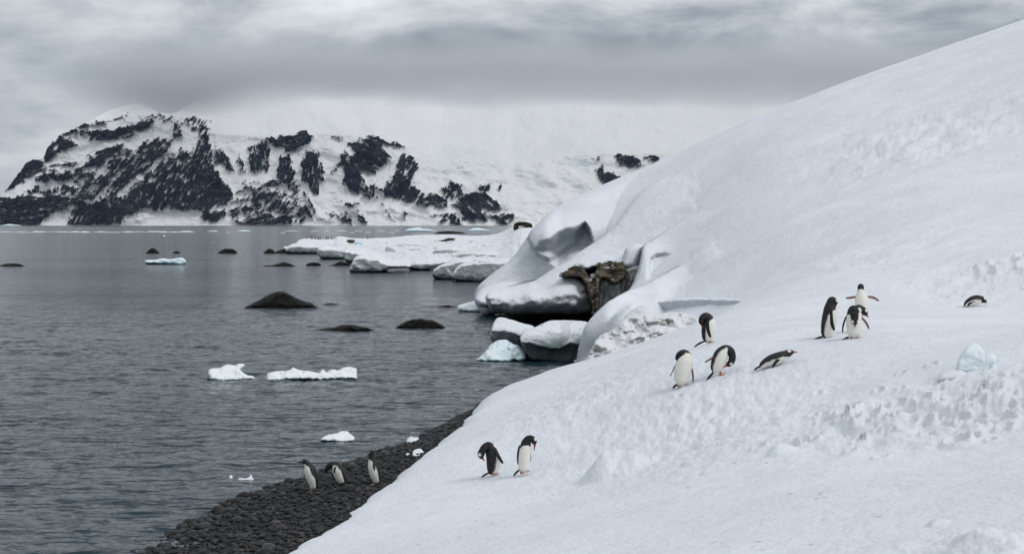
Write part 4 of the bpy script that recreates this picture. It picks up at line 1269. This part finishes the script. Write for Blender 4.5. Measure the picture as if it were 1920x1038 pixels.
# ------------------------------------------------------------------ penguins
def peng_mats():
    m, k, b = new_mat('penguin plumage')
    c = k.n('ShaderNodeAttribute', attribute_name='plumage').outputs['Color']
    co = objco(k)
    n = k.noise(co, 60, 3, .6)
    c2 = k.mix(k.mapr(n, .35, .75, 0, .35), c, (0, 0, 0, 1), 'SOFT_LIGHT')
    lk(k, c2, b.inputs['Base Color'])
    b.inputs['Roughness'].default_value = .55
    b.inputs['Specular IOR Level'].default_value = .3
    bp = k.n('ShaderNodeBump', ins={'Strength': .35, 'Distance': .006, 'Height': k.noise(co, 120, 3, .6)})
    lk(k, bp.outputs[0], b.inputs['Normal'])

    def plain(nm, col, r=.4):
        mm, kk, bb = new_mat(nm)
        cc = kk.mix(kk.mapr(kk.noise(objco(kk), 50, 3, .6), .3, .7), (*[x * .75 for x in col], 1), (*col, 1))
        lk(kk, cc, bb.inputs['Base Color'])
        bb.inputs['Roughness'].default_value = r
        return mm
    return m, plain('orange bill', (.55, .075, .02)), plain('black bill', (.02, .012, .01)), plain('orange foot', (.50, .16, .07), .6), plain('pink foot', (.42, .24, .19), .6), plain('eye', (.008, .008, .008), .1), plain('pale eye ring', (.75, .75, .72), .5)


M_pl, M_bill, M_billb, M_foot, M_footp, M_eye, M_ring = peng_mats()
BLACK = np.array([.014, .014, .016])
BROWNB = np.array([.030, .026, .024])
WHITE = np.array([.80, .78, .71])
PINK = np.array([.30, .17, .15])


def cr_chain(ctrl, n):
    c = np.asarray(ctrl, float)
    seg = np.linalg.norm(np.diff(c[:, :3], axis=0), axis=1)
    s = np.concatenate([[0], np.cumsum(np.maximum(seg, 1e-6))])
    t = np.linspace(0, s[-1], n)
    # monotone-ish hermite in each channel
    m = np.gradient(c, s, axis=0)
    out = np.empty((n, c.shape[1]))
    j = np.clip(np.searchsorted(s, t, 'right') - 1, 0, len(s) - 2)
    h = (s[j + 1] - s[j])[:, None]
    x = ((t - s[j]) / (s[j + 1] - s[j]))[:, None]
    out = (2 * x**3 - 3 * x**2 + 1) * c[j] + (x**3 - 2 * x**2 + x) * h * m[j] + (-2 * x**3 + 3 * x**2) * c[j + 1] + (x**3 - x**2) * h * m[j + 1]
    return out, t / s[-1], s / s[-1]


def unit(v):
    v = np.asarray(v, float)
    return v / (np.linalg.norm(v) + 1e-12)


def loft(ctrl, front, n=56, m=28, front_end=None):
    """rings along a chain of (x, y, z, lateral radius, front radius); angle 0 looks along front. front_end turns the reference on the way to the head"""
    c, t, knots = cr_chain(ctrl, n)
    P = c[:, :3]
    T = np.gradient(P, axis=0)
    V, TH, FR = [], [], []
    f0 = unit(front)
    f1 = unit(front_end) if front_end is not None else f0
    prev = None
    for i in range(n):
        tg = unit(T[i])
        ref = unit(f0 * (1 - sstep(.55, .9, t[i])) + f1 * sstep(.55, .9, t[i]))
        fr = ref - tg * (ref @ tg)
        if np.linalg.norm(fr) < .35 and prev is not None:
            fr = prev - tg * (prev @ tg)
        fr = unit(fr)
        prev = fr
        la = np.cross(tg, fr)
        a, b = max(c[i, 3], 1e-4), max(c[i, 4], 1e-4)
        th = np.arange(m) / m * 2 * math.pi
        V.append(P[i] + np.outer(np.cos(th) * b, fr) + np.outer(np.sin(th) * a, la))
        TH.append(th)
        FR.append((fr, la, tg))
    V = np.concatenate(V)
    TH = np.concatenate(TH)
    TT = np.repeat(t, m)
    f = []
    for i in range(n - 1):
        for j in range(m):
            f.append((i * m + j, i * m + (j + 1) % m, (i + 1) * m + (j + 1) % m, (i + 1) * m + j))
    f.append(tuple(range(m))[::-1])
    f.append(tuple((n - 1) * m + j for j in range(m)))
    return V, f, TH, TT, FR, P, knots


def flipper_mesh(base, tip, width, nrm, bend=0.0, thick=.22, n=16, m=12):
    """flat tapered wing from base to tip; nrm is the outward side"""
    base, tip = np.asarray(base, float), np.asarray(tip, float)
    L = np.linalg.norm(tip - base)
    ax = (tip - base) / L
    nr = unit(np.asarray(nrm, float) - ax * (np.asarray(nrm, float) @ ax))
    wd_ = np.cross(ax, nr)
    V, side = [], []
    for i in range(n):
        t = i / (n - 1)
        w = width * (.62 + .9 * t - 1.05 * t * t) if t < .8 else width * (.62 + .9 * .8 - 1.05 * .64) * math.sqrt(max(0.0, 1 - ((t - .8) / .2) ** 2) + .02)
        c = base + ax * L * t + nr * bend * L * math.sin(t * math.pi) + wd_ * width * .25 * math.sin(t * math.pi)
        for j in range(m):
            th = j / m * 2 * math.pi
            V.append(c + wd_ * math.cos(th) * w * .5 + nr * math.sin(th) * w * .5 * thick)
            side.append(math.sin(th))
    f = [(i * m + j, i * m + (j + 1) % m, (i + 1) * m + (j + 1) % m, (i + 1) * m + j) for i in range(n - 1) for j in range(m)]
    f += [tuple(range(m))[::-1], tuple((n - 1) * m + j for j in range(m))]
    return np.array(V), f, np.array(side), np.repeat(np.arange(n) / (n - 1), m)


def penguin(name, label, u0, v0, d, spine, belly, head_dir, kind='gentoo', bill=None, flips=(), tail=None, feet=(), group=None, white=(1.75, 1.55), patch=True, t_white=None, crown=None, sink=.0):
    """spine: (right px, up px, away px, lateral radius px, front radius px) from pelvis to face, in photo pixels at distance d from the foot point (u0, v0)"""
    s = d / F
    org = pix(float(u0), float(v0), float(d))
    root = bpy.data.objects.new(name, None)
    COL.objects.link(root)
    root.location = (org[0], org[1], org[2] - sink)
    tag(root, label, 'penguin', group)

    def W(p):                     # px offset -> metres, local
        p = np.asarray(p, float)
        return np.array([p[0], p[2] if len(p) > 2 else 0.0, p[1]]) * s

    ctrl = []
    for q in spine:
        w = W(q[:3])
        ctrl.append((*w, q[3] * s, q[4] * s))
    # close both ends
    a, b = np.array(ctrl[0]), np.array(ctrl[1])
    e0 = a.copy()
    e0[:3] = a[:3] - unit(b[:3] - a[:3]) * a[3] * .55
    e0[3:] = a[3:] * .35
    a, b = np.array(ctrl[-1]), np.array(ctrl[-2])
    e1 = a.copy()
    e1[:3] = a[:3] + unit(a[:3] - b[:3]) * a[3] * .7
    e1[3:] = a[3:] * .30
    ctrl = [e0] + [np.array(x) for x in ctrl] + [e1]
    V, Fc, TH, TT, FR, P, kn = loft(ctrl, belly, 64, 32, head_dir)
    # plumage: white front up to the throat, black back and head
    th = np.where(TH > math.pi, 2 * math.pi - TH, TH)
    k_neck = kn[-4] if t_white is None else t_white
    lim = np.interp(TT, [0, .08, .5 * k_neck, .85 * k_neck, k_neck, k_neck + .03, 1], [white[0] * .9, white[0], white[0], white[1], white[1] * .6, -.2, -.2])
    n_ = fbm(V, 1 / (5 * s), 3, .5, 3) * .10
    wmask = sstep(.07, -.07, th - lim + n_)
    # rounded throat border
    back = BLACK[None] * (1 - .55 * sstep(-.1, .5, fbm(V, 1 / (9 * s), 3, .5, 8)))[:, None] + BROWNB[None] * (.55 * sstep(-.1, .5, fbm(V, 1 / (9 * s), 3, .5, 8)))[:, None]
    col = back * (1 - wmask)[:, None] + WHITE[None] * wmask[:, None]
    # head patch (white band over the crown by the eyes)
    hc = P[int(round(kn[-3] * 63))]
    fr, la, tg = FR[int(round(kn[-3] * 63))]
    hr = np.array(ctrl[-3])[3]
    if kind == 'gentoo' and patch:
        for sg in (-1, 1):
            pc = hc + la * sg * hr * .85 - fr * hr * .45
            dm = np.linalg.norm((V - pc), axis=1) / hr
            pm = sstep(.62, .42, dm) * (TT > kn[-4])
            col = col * (1 - pm)[:, None] + np.array([.78, .77, .74]) * pm[:, None]
    Vs, Fs, Cs = [V], [list(f) for f in Fc], [col]
    cnt = len(V)
    for fl in flips:
        base, tip, wid, nrm = fl[:4]
        under = fl[4] if len(fl) > 4 else .0
        nv, nf, side, tl = flipper_mesh(W(base), W(tip), wid * s, nrm, fl[5] if len(fl) > 5 else .04)
        cc = np.where(side[:, None] >= -.05, BLACK[None], (PINK if under else WHITE * .8)[None] if True else 0)
        edge = sstep(.82, .95, tl)[:, None]
        cc = cc * (1 - edge) + BLACK[None] * edge
        Vs.append(nv)
        Cs.append(cc)
        Fs += [[i + cnt for i in f] for f in nf]
        cnt += len(nv)
    if tail is not None:
        nv, nf, side, tl = flipper_mesh(W(tail[0]), W(tail[1]), tail[2] * s, (0, -.6, .8), .0, .3, 10, 10)
        Vs.append(nv)
        Cs.append(np.tile(BLACK, (len(nv), 1)))
        Fs += [[i + cnt for i in f] for f in nf]
        cnt += len(nv)
    body = mesh_obj('body', np.concatenate(Vs), Fs, M_pl, root)
    attr(body, 'plumage', np.concatenate(Cs), 'FLOAT_COLOR')
    # bill
    if bill is not None:
        bb, bt, br = W(bill[0]), W(bill[1]), bill[2] * s
        dr = unit(bt - bb)
        cn = [(*(bb - dr * br * .8), br * .9, br * 1.05), (*bb, br, br * 1.15), (*(bb * .5 + bt * .5 + np.array([0, 0, .0])), br * .62, br * .75), (*(bb * .12 + bt * .88), br * .30, br * .42), (*bt, br * .05, br * .06)]
        v_, f_, *_r = loft(cn, np.cross(dr, (0, 1, 0.01)), 14, 12)
        mesh_obj('bill', v_, f_, M_bill if kind == 'gentoo' else M_billb, root)
    # eyes
    ej = int(round((kn[-3] * .35 + kn[-2] * .65) * 63))
    fr, la, tg = FR[ej]
    c_, r_ = P[ej], np.linalg.norm(V[ej * 32 + 8] - P[ej])
    for sg in (-1, 1):
        bm = bmesh.new()
        bmesh.ops.create_icosphere(bm, subdivisions=2, radius=r_ * .22)
        q = c_ + la * sg * r_ * .92 - fr * r_ * .3
        ev = np.array([x.co[:] for x in bm.verts]) + q
        ef = [[y.index for y in x.verts] for x in bm.faces]
        bm.free()
        mesh_obj('eye', ev, ef, M_eye if kind == 'gentoo' else M_ring, root)
    # feet: heel, web and three toes
    for (fx, fz, fy, ax, ay, size) in feet:
        c0 = W((fx, fz, fy))
        dr = unit((ax, ay, 0))
        sd2 = np.array([-dr[1], dr[0], 0])
        L = size * s
        up = np.array([0, 0, 1.0])
        sl = np.array([0, 0, .30 * dr[0]])        # the slope climbs to the right
        top_, bot_ = [], []
        prof = [(-.28, .14), (-.22, -.16), (.1, -.26), (.55, -.44), (.66, -.36), (.60, -.16), (.88, -.06), (.90, .06), (.60, .16), (.66, .36), (.55, .44), (.1, .26)]
        for a_, b_ in prof:
            q = c0 + (dr + sl) * a_ * L + sd2 * b_ * L
            hgt = .16 * (1 - max(0, a_)) + .05
            top_.append(q + up * hgt * L)
            bot_.append(q - up * .05 * L)
        n_p = len(prof)
        ank = [c0 + up * .75 * L - dr * .12 * L + (dr * math.cos(g) + sd2 * math.sin(g)) * .22 * L for g in np.linspace(0, 2 * math.pi, 7)[:-1]]
        anl = [c0 + up * .1 * L - dr * .1 * L + (dr * math.cos(g) + sd2 * math.sin(g)) * .22 * L for g in np.linspace(0, 2 * math.pi, 7)[:-1]]
        vv = top_ + bot_ + ank + anl
        ff = [list(range(n_p)), list(range(n_p, 2 * n_p))[::-1]]
        ff += [[i, i + n_p, (i + 1) % n_p + n_p, (i + 1) % n_p] for i in range(n_p)]
        o0 = 2 * n_p
        ff += [[o0 + i, o0 + (i + 1) % 6, o0 + 6 + (i + 1) % 6, o0 + 6 + i] for i in range(6)]
        ff += [[o0 + i for i in range(6)][::-1]]
        mesh_obj('foot', vv, ff, M_foot if kind == 'gentoo' else M_footp, root, smooth=False)
    return root


def hill_d(u, v):
    return hill_hit(u, v)


def beach_d(u, v):
    d = np.linspace(20, 60, 4000)
    p = pix(float(u), float(v), d)
    h = beach_z(p[:, 0], p[:, 1])
    i = np.nonzero(p[:, 2] < h)[0]
    return d[i[0]] if len(i) else 35.0


ADEL = 'three black-headed penguins on the beach'
GEN = 'orange-billed penguins on the snow'
# beach
penguin('penguin', 'black-headed penguin on the cobbles looking out left, nearest the water', 585.5, 920.5, beach_d(585.5, 920.5),
        [(4.0, 5.5, 0, 5.5, 5.5), (3.0, 14, 0, 9.0, 8.8), (-1.2, 29, 0, 11.5, 11.6), (-5.0, 41, 0, 10.6, 10.8), (-8.4, 49, 0, 7.4, 7.6), (-12.4, 54.6, 0, 5.2, 5.2), (-15.6, 56.8, 0, 4.4, 4.5), (-18.6, 55.8, 0, 3.0, 3.1)],
        (-.82, -.57, 0), (-.1, -.1, -1), 'adelie', bill=((-20.5, 55.3, 0), (-27.3, 54.2, 0), 1.6), flips=[((-2, 46, -9), (8, 27, -9), 6.0, (.55, -.8, 0), 0), ((0, 45, 8), (9, 28, 8), 6, (.6, .8, 0), 0)],
        tail=((6, 6, 0), (17, 1.5, 2), 5), feet=[(-2.5, .5, -3, -1, -.4, 7), (1.5, .6, 3, -1, -.2, 7)], group=ADEL, white=(1.5, 1.2))
penguin('penguin', 'black-headed penguin on the cobbles bowing its head down, middle of three', 638, 909, beach_d(638, 909),
        [(5.5, 4.5, 0, 5.5, 5.5), (3.0, 10, 0, 8.6, 8.6), (-.5, 19, 0, 10.6, 10.6), (-4.8, 29, 0, 11.0, 11.0), (-9.0, 36, 0, 8.6, 8.8), (-15.5, 38.3, 0, 6.2, 6.2), (-21.5, 36, 0, 5.2, 5.2), (-25, 31, 0, 4.6, 4.7), (-27.2, 27.6, 0, 3, 3.1)],
        (-.82, -.57, 0), (-.6, -.3, -1), 'adelie', bill=((-28, 26.5, 0), (-31.5, 22.5, 0), 1.6), flips=[((-7, 36, -9), (-9.5, 24, -10), 5.0, (.2, -1, 0), 0), ((-2, 34, 9), (6, 20, 9), 6, (.5, .8, 0), 0)],
        tail=((7, 4, 0), (19, -1.5, 2), 5), feet=[(-2, .3, -3, -1, -.4, 7), (2.5, .3, 3, -1, -.2, 7)], group=ADEL, white=(1.5, 1.25), t_white=.66)
penguin('penguin', 'upright black-headed penguin looking back right, closest to the snow edge', 702.5, 907.5, beach_d(702.5, 907.5),
        [(5.5, 4.5, 0, 6.0, 6.0), (3.6, 12, 0, 9.2, 9.0), (.6, 23.5, 0, 11.0, 11.0), (-2.4, 35.5, 0, 10.4, 10.6), (-4.4, 45, 0, 7.6, 7.6), (-5.6, 52.5, 0, 5.8, 5.6), (-5.0, 58, 0, 5.6, 5.4), (-2.6, 61.4, 0, 4.8, 4.7), (-.4, 62.6, 0, 3.0, 3.0)],
        (-.82, -.57, 0), (-.5, -.3, -1), 'adelie', bill=((.8, 62.8, 0), (4.4, 62.2, 0), 1.5), flips=[((-1.2, 42, -9), (2.0, 27, -10.5), 5.0, (.4, -.9, 0), 0), ((0, 42, 8), (8, 24, 8), 6, (.6, .8, 0), 0)],
        tail=((8, 5, 0), (17, 1.0, 2), 5), feet=[(-2, .4, -3, -.9, -.5, 7), (3, .4, 2, -.9, -.3, 7)], group=ADEL, white=(1.5, 1.25), t_white=.70)
# pair on the lower slope
penguin('penguin', 'penguin on the lower slope preening with its back turned, left of the pair', 925, 890, hill_d(925, 890),
        [(-4.0, 5.5, 0, 8, 7.5), (-.5, 15, 0, 12.8, 12.4), (1.0, 26.5, 0, 14.2, 14.0), (-1.2, 39, 0, 13.4, 13.2), (-4.8, 49, 0, 11.4, 11.0), (-9.5, 54.0, -2, 9.2, 8.8), (-15.5, 52.2, -5, 8.0, 7.6), (-20.5, 46.0, -7, 7.0, 6.8), (-23.0, 39.0, -8, 6.6, 6.5), (-22.0, 34.0, -8, 4.2, 4.2)],
        (.94, .30, 0), (.9, 0, -.3), 'gentoo', bill=((-20.6, 32.8, -8), (-15.2, 27.4, -8.5), 1.9), flips=[((3, 52, -10), (18.5, 23, -12), 8.5, (.4, -.9, .2), 0, .06)], tail=((-6, 5, 0), (-23, -4.5, -3), 6),
        feet=[(-1, .5, -3, 1, -.2, 8), (4, 1, 3, 1, 0, 8)], group=GEN, white=(1.55, 1.2), t_white=.60)
penguin('penguin', 'tall penguin on the lower slope with head bent right, right of the pair', 982.5, 888, hill_d(982.5, 888),
        [(0, 7.5, 0, 8.6, 8.2), (0, 18, 0, 10.0, 10.2), (.8, 34, 0, 11.2, 11.4), (2.4, 47.5, 0, 10.6, 10.6), (4.2, 58.5, 0, 9.2, 9.0), (8.0, 65.6, -1, 7.0, 6.8), (13.4, 66.8, -3, 6.4, 6.2), (17.8, 63.6, -4, 6.0, 5.9), (19.8, 58.5, -5, 4.4, 4.4)],
        (.42, -.90, 0), (-.3, -.5, -1), 'gentoo', bill=((20.2, 55.5, -5), (18.8, 43.8, -5.5), 1.9), flips=[((-8.5, 54, -1), (-11.5, 17, 1), 7.5, (-.9, -.5, 0), 0, .03), ((11.5, 42, 4), (12.5, 23, 4), 6.5, (.9, .2, 0), 0, .02)],
        tail=((-7, 8, 4), (-20, -4.5, 2), 6), feet=[(-5, .5, -3, .7, -.7, 8), (4.5, 3.5, 1, .9, -.4, 8)], group=GEN, white=(1.75, 1.7), t_white=.60)
# trio on the middle slope
penguin('penguin', 'white-fronted penguin tucking its head behind its shoulder, lowest of three', 1275.5, 725, hill_d(1275.5, 725),
        [(0, 7, 0, 9.2, 9.0), (2.4, 21, 0, 14.4, 13.6), (6.4, 38, 0, 15.8, 14.6), (10.2, 50, 0, 13.8, 13.0), (10.6, 58.4, 2, 10.4, 9.8), (6.4, 62.0, 6, 8.0, 7.6), (.5, 60.0, 9, 6.6, 6.4), (-2.8, 55.0, 10, 5.8, 5.6), (-3.8, 50.0, 10, 4, 4)],
        (.22, -.97, 0), (.2, -.9, -.1), 'gentoo', flips=[((-3.5, 51, 0), (-19, 19, 3), 8, (-.8, .5, .3), 0, .03), ((21.5, 36, 3), (24, 8, 3), 8.5, (.9, .45, 0), 1, .0)], tail=((-3, 5, 5), (-14, -3.5, 6), 7),
        feet=[(-3.5, 0, -3, .3, -1, 8), (8.5, 4.5, -1, .8, -.6, 8)], group=GEN, white=(1.95, 1.9), patch=False, t_white=.66)
penguin('penguin', 'penguin preening its breast with one flipper raised to the left', 1353, 703.5, hill_d(1353, 703.5),
        [(-12, 9, 0, 9.0, 8.4), (-8.6, 18, 0, 12.4, 12.2), (-4.0, 31, 0, 14.0, 14.0), (1.2, 41.5, 0, 13.0, 12.6), (8.5, 47.5, 0, 10.2, 9.6), (15.4, 46.5, -1, 8.2, 7.8), (19.2, 39, -2, 7.2, 7.0), (19.2, 30.5, -3, 6.6, 6.6), (15.6, 23.5, -4, 5.8, 5.8), (10.6, 20.0, -4, 4.2, 4.2)],
        (.78, -.62, 0), (-.9, 0, -.2), 'gentoo', bill=((8.4, 18.8, -4), (.8, 14.6, -5), 1.9), flips=[((-8, 40, -7), (-33, 25.5, -12), 7.5, (-.1, .8, .8), 1, .05), ((0, 40, 10), (2, 16, 12), 7, (.3, 1, 0), 0)],
        tail=((-14, 7, 0), (-30, -14.5, -2), 6.5), feet=[(-1, 0, 0, 1, -.2, 10)], group=GEN, white=(1.55, 1.3), t_white=.56)
penguin('penguin', 'hunched penguin with its bill under a flipper beside the snow rubble', 1328.5, 643, hill_d(1328.5, 643),
        [(-1.8, 6, 0, 8.6, 8.4), (-1.2, 15, 0, 11.8, 11.6), (0, 28, 0, 13.0, 13.0), (.8, 38, 0, 12.4, 12.0), (-.6, 46, 0, 9.8, 9.4), (-5.6, 50, -2, 7.8, 7.4), (-11.0, 47.5, -4, 7.0, 6.8), (-13.6, 42, -5, 6.2, 6.0), (-13.8, 37, -5, 4.2, 4.2)],
        (.84, -.54, 0), (.9, -.2, -.3), 'gentoo', bill=((-13.6, 35.5, -5), (-12.8, 30, -5.5), 1.6), flips=[((-3, 42, -12.5), (2.5, 11, -15), 8, (-.35, -.93, 0), 0, .04)], tail=((-7, 4, 0), (-27.5, -7.5, -2), 6),
        feet=[(0, .5, -3, 1, -.2, 8), (4, 1, 2, 1, -.1, 8)], group=GEN, white=(1.5, 1.35), patch=False, t_white=.58)
penguin('penguin', 'penguin lying on its belly beside the preening trio, bill pointing right', 1453.5, 686.5, hill_d(1453.5, 686.5),
        [(-27, .5, 0, 6.5, 4.6), (-20, 6.0, 0, 10.5, 7.8), (-9, 11.0, 0, 13.5, 10.8), (4, 16.0, 0, 14.0, 11.2), (14.5, 20.6, 0, 11.8, 9.6), (21.5, 24.0, 0, 8.4, 7.6), (27.0, 27.0, 0, 7.0, 6.6), (31.5, 27.6, 0, 5.0, 4.8)],
        (.25, -.30, -.92), (.2, -.2, -1), 'gentoo', bill=((33.5, 28.0, 0), (42, 27.6, 0), 2.0), flips=[((8, 18, -12), (-8, -.5, -15), 7, (.5, -.75, .5), 0, .03)], tail=((-27, 1.5, 0), (-40, -6.5, -2), 6), feet=[], group=GEN, white=(1.35, 1.2), sink=.01)
# upper group
penguin('penguin', 'tall penguin in profile with head bowed, leftmost of the upper group', 1554.5, 634.5, hill_d(1554.5, 634.5),
        [(-4.6, 5.5, 0, 9.4, 9.0), (-2.6, 17, 0, 13.0, 12.6), (0, 32, 0, 14.6, 14.2), (1.6, 46, 0, 13.8, 13.6), (1.4, 57, 0, 11.2, 11.0), (2.6, 65, 0, 8.6, 8.4), (6.2, 71.5, 0, 7.6, 7.6), (10.6, 69.5, -1, 6.0, 6.0), (12.2, 65.5, -1, 4.2, 4.2)],
        (.86, -.50, 0), (-.2, -.3, -1), 'gentoo', bill=((12.2, 63.4, -1), (11.0, 55.6, -1.5), 1.8), flips=[((1.5, 54, -13), (7.0, 15.5, -16.0), 9.0, (-.4, -.9, 0), 0, .04)], tail=((-10, 5, 0), (-35, -7.0, -3), 6.5),
        feet=[(-1, .6, -3, 1, -.2, 6), (4, 1, 3, 1, 0, 6)], group=GEN, white=(1.62, 1.45), t_white=.62)
dd = hill_d(1600.5, 636.5)
penguin('penguin', 'penguin facing us with its head bowed onto its breast, orange feet showing', 1600.5, 636.5, dd,
        [(0, 8, 0, 10, 9.6), (1.0, 19, 0, 13.6, 13.0), (.8, 34, 0, 14.6, 13.8), (0, 46, 0, 13.4, 12.6), (-1.2, 54, -3, 10.6, 10), (-1.8, 56.0, -9, 9.2, 8.4), (-1.6, 51.0, -14.5, 8.2, 7.6), (-1.4, 43, -16.5, 7.2, 6.8), (-1.0, 35.5, -17, 6.0, 5.8), (-.7, 31, -16.5, 4, 4)],
        (.08, -1, 0), (0, .9, -.3), 'gentoo', bill=((-.6, 29.5, -16.5), (-.2, 23.5, -16), 1.5), flips=[((-13.5, 44, 0), (-20.5, 12.5, 2), 8, (-.9, -.3, 0), 1, .03), ((14.5, 42, 0), (28.5, 20, -2), 8, (.8, .6, .3), 1, .02)],
        tail=((-8, 5, 4), (-24.5, -7, 2), 7), feet=[(-5.5, 0, -4, .1, -1, 8.5), (5.5, 2.5, -2, .7, -.7, 8.5)], group=GEN, white=(2.0, 1.9), patch=True, t_white=.55)
penguin('penguin', 'half hidden penguin bending right behind the one with bowed head', 1606, 630, dd + 1.1,
        [(-6, 8, 0, 9, 9), (-4, 19, 0, 12, 12), (-3, 33, 0, 13, 13), (-1, 45, 0, 11.5, 11), (4.0, 51.0, 0, 8.6, 8.2), (10.5, 50.0, 0, 6.6, 6.4), (15.0, 45.6, -1, 6.0, 5.8), (17.4, 41.2, -2, 4.2, 4.2)],
        (.7, -.7, 0), (-.2, -.3, -1), 'gentoo', bill=((18.2, 39.6, -2), (22.6, 35.4, -3), 1.8), flips=[], tail=None, feet=[(-3, 0, 0, 1, -.2, 7), (2, .5, 3, 1, -.2, 7)], group=GEN, white=(1.5, 1.2))
penguin('penguin', 'penguin at the back of the upper group spreading both flippers', 1617, 592, hill_d(1617, 592),
        [(-1, 5, 0, 8.4, 8.0), (-.5, 12, 0, 11.6, 11.2), (-.8, 24, 0, 13.2, 12.2), (-2.0, 35.5, 0, 11.4, 10.6), (-2.8, 43.5, 0, 8.2, 7.8), (-3.0, 49, 0, 6.0, 5.8), (-3.0, 54.5, 0, 5.8, 5.6), (-3.2, 57.6, -1.5, 4.2, 4.2)],
        (.12, -1, 0), (-.2, -1, .2), 'gentoo', bill=None, flips=[((-11, 36, 0), (-31.5, 33.5, -1), 6.5, (.0, .9, .4), 1, .10), ((9.5, 36, 0), (31, 28, -1), 6.5, (0, .9, .4), 1, .08)], tail=None,
        feet=[(-3, 0, -3, .2, -1, 7), (4, 1.5, -1, .5, -.9, 7)], group=GEN, white=(2.0, 1.8), patch=False)
penguin('penguin', 'penguin resting on its belly alone far up the right slope', 1828.5, 572.5, hill_d(1828.5, 572.5),
        [(-19, .8, 0, 5.5, 3.6), (-13.5, 5.4, 0, 8.6, 6.4), (-4, 9.6, 0, 10.4, 8.8), (5, 11.6, 0, 9.8, 8.6), (11.5, 11.8, 0, 7.4, 6.8), (15.8, 10.6, -1, 6.0, 5.8), (18.0, 8.4, -1.5, 4.0, 3.9)],
        (.2, -.45, -.85), (-.1, -.4, -.9), 'gentoo', bill=((18.8, 7.6, -1.6), (22.0, 6.0, -2), 1.6), flips=[((-3, 10, -9), (-17, .5, -10), 6, (-.3, -.8, .5), 0, .03)], tail=None, feet=[], group=GEN, white=(1.25, 1.1), sink=.01)

# tiny penguins on the far shelf
def shelf_penguin(u, v, d, lab, lean):
    penguin('penguin', lab, u, v, d, [(0, 1.0, 0, .75, .75), (0, 2.6, 0, 1.15, 1.1), (.05 * lean, 4.6, 0, 1.1, 1.0), (.2 * lean, 6.0, 0, .6, .6), (.4 * lean, 6.9, 0, .55, .55), (.9 * lean, 7.0, 0, .3, .3)],
            (lean * .9, .35, 0), (0, -.2, -1), 'adelie', bill=((1.1 * lean, 7.0, 0), (1.9 * lean, 6.9, 0), .2), flips=[((-.7, 4.8, -.6), (-1.0, 2.2, -.6), .7, (-.6, -.6, 0), 0)], feet=[(0, .1, -.3, lean, -.3, .8)], group='tiny penguins on the far headland', white=(1.5, 1.3))


for q_, (u, v, l_) in enumerate(((577, 449.5, 1), (583, 449, -1), (587.5, 448.5, 1), (592.5, 449.5, 1), (597, 449.5, -1), (602, 449, 1), (612, 449.5, -1), (616, 449.5, 1), (622.5, 449.5, 1))):
    shelf_penguin(u, v, 340, ORD[q_] + ' tiny penguin from the left in the row on the headland tip', l_)
shelf_penguin(688, 448.5, 352, 'lone tiny penguin on the headland crest right of the row', -1)


# ------------------------------------------------------------------ air: haze over the whole bay, cloud on the mountain top
def box(name, x0, x1, y0, y1, z0, z1, mat):
    v = [(x, y, z) for x in (x0, x1) for y in (y0, y1) for z in (z0, z1)]
    f = [(0, 1, 3, 2), (4, 6, 7, 5), (0, 4, 5, 1), (2, 3, 7, 6), (0, 2, 6, 4), (1, 5, 7, 3)]
    return mesh_obj(name, v, f, mat, smooth=False)


def build_cloud_bank():
    m = bpy.data.materials.new('summit cloud')
    m.use_nodes = True
    k = NT(m.node_tree)
    out = k.n('ShaderNodeOutputMaterial')
    co = objco(k)
    x, y, z = k.n('ShaderNodeSeparateXYZ', ins={0: co}).outputs
    n = k.noise(co, .0022, 5, .6)
    zz = k.math('MULTIPLY_ADD', k.math('SUBTRACT', n, .5), 170.0, z)
    # base of the cloud sinks towards the left peak
    zb = k.mapr(x, -1480, -1000, 440.0, 545.0)
    rel = k.math('SUBTRACT', zz, zb)
    up = k.mapr(rel, 0.0, 110.0)
    dn = k.mapr(zz, 640.0, 800.0, 1.0, 0.0)
    lf = k.mapr(x, -1950, -1450)
    den = k.math('MULTIPLY', k.math('MULTIPLY', up, dn), k.math('MULTIPLY', lf, .0034))
    v = k.n('ShaderNodeVolumePrincipled', ins={'Color': (.88, .905, .94, 1), 'Density': den, 'Anisotropy': 0.0})
    lk(k, v.outputs[0], out.inputs['Volume'])
    m.cycles.volume_step_rate = .4
    o = box('cloud_bank', -2600, 6400, 6700, 10400, 400, 960, m)  # the cloud hiding the summit, a volume overlapping the haze
    struct(o, 'stuff', 'grey cloud bank shrouding the mountain top')


build_cloud_bank()
o = box('haze', -9200, 9200, -600, 12000, -4, 1100, volume_mat('haze air', (.58, .76, 1.0), 0.8e-5))
struct(o, 'stuff')
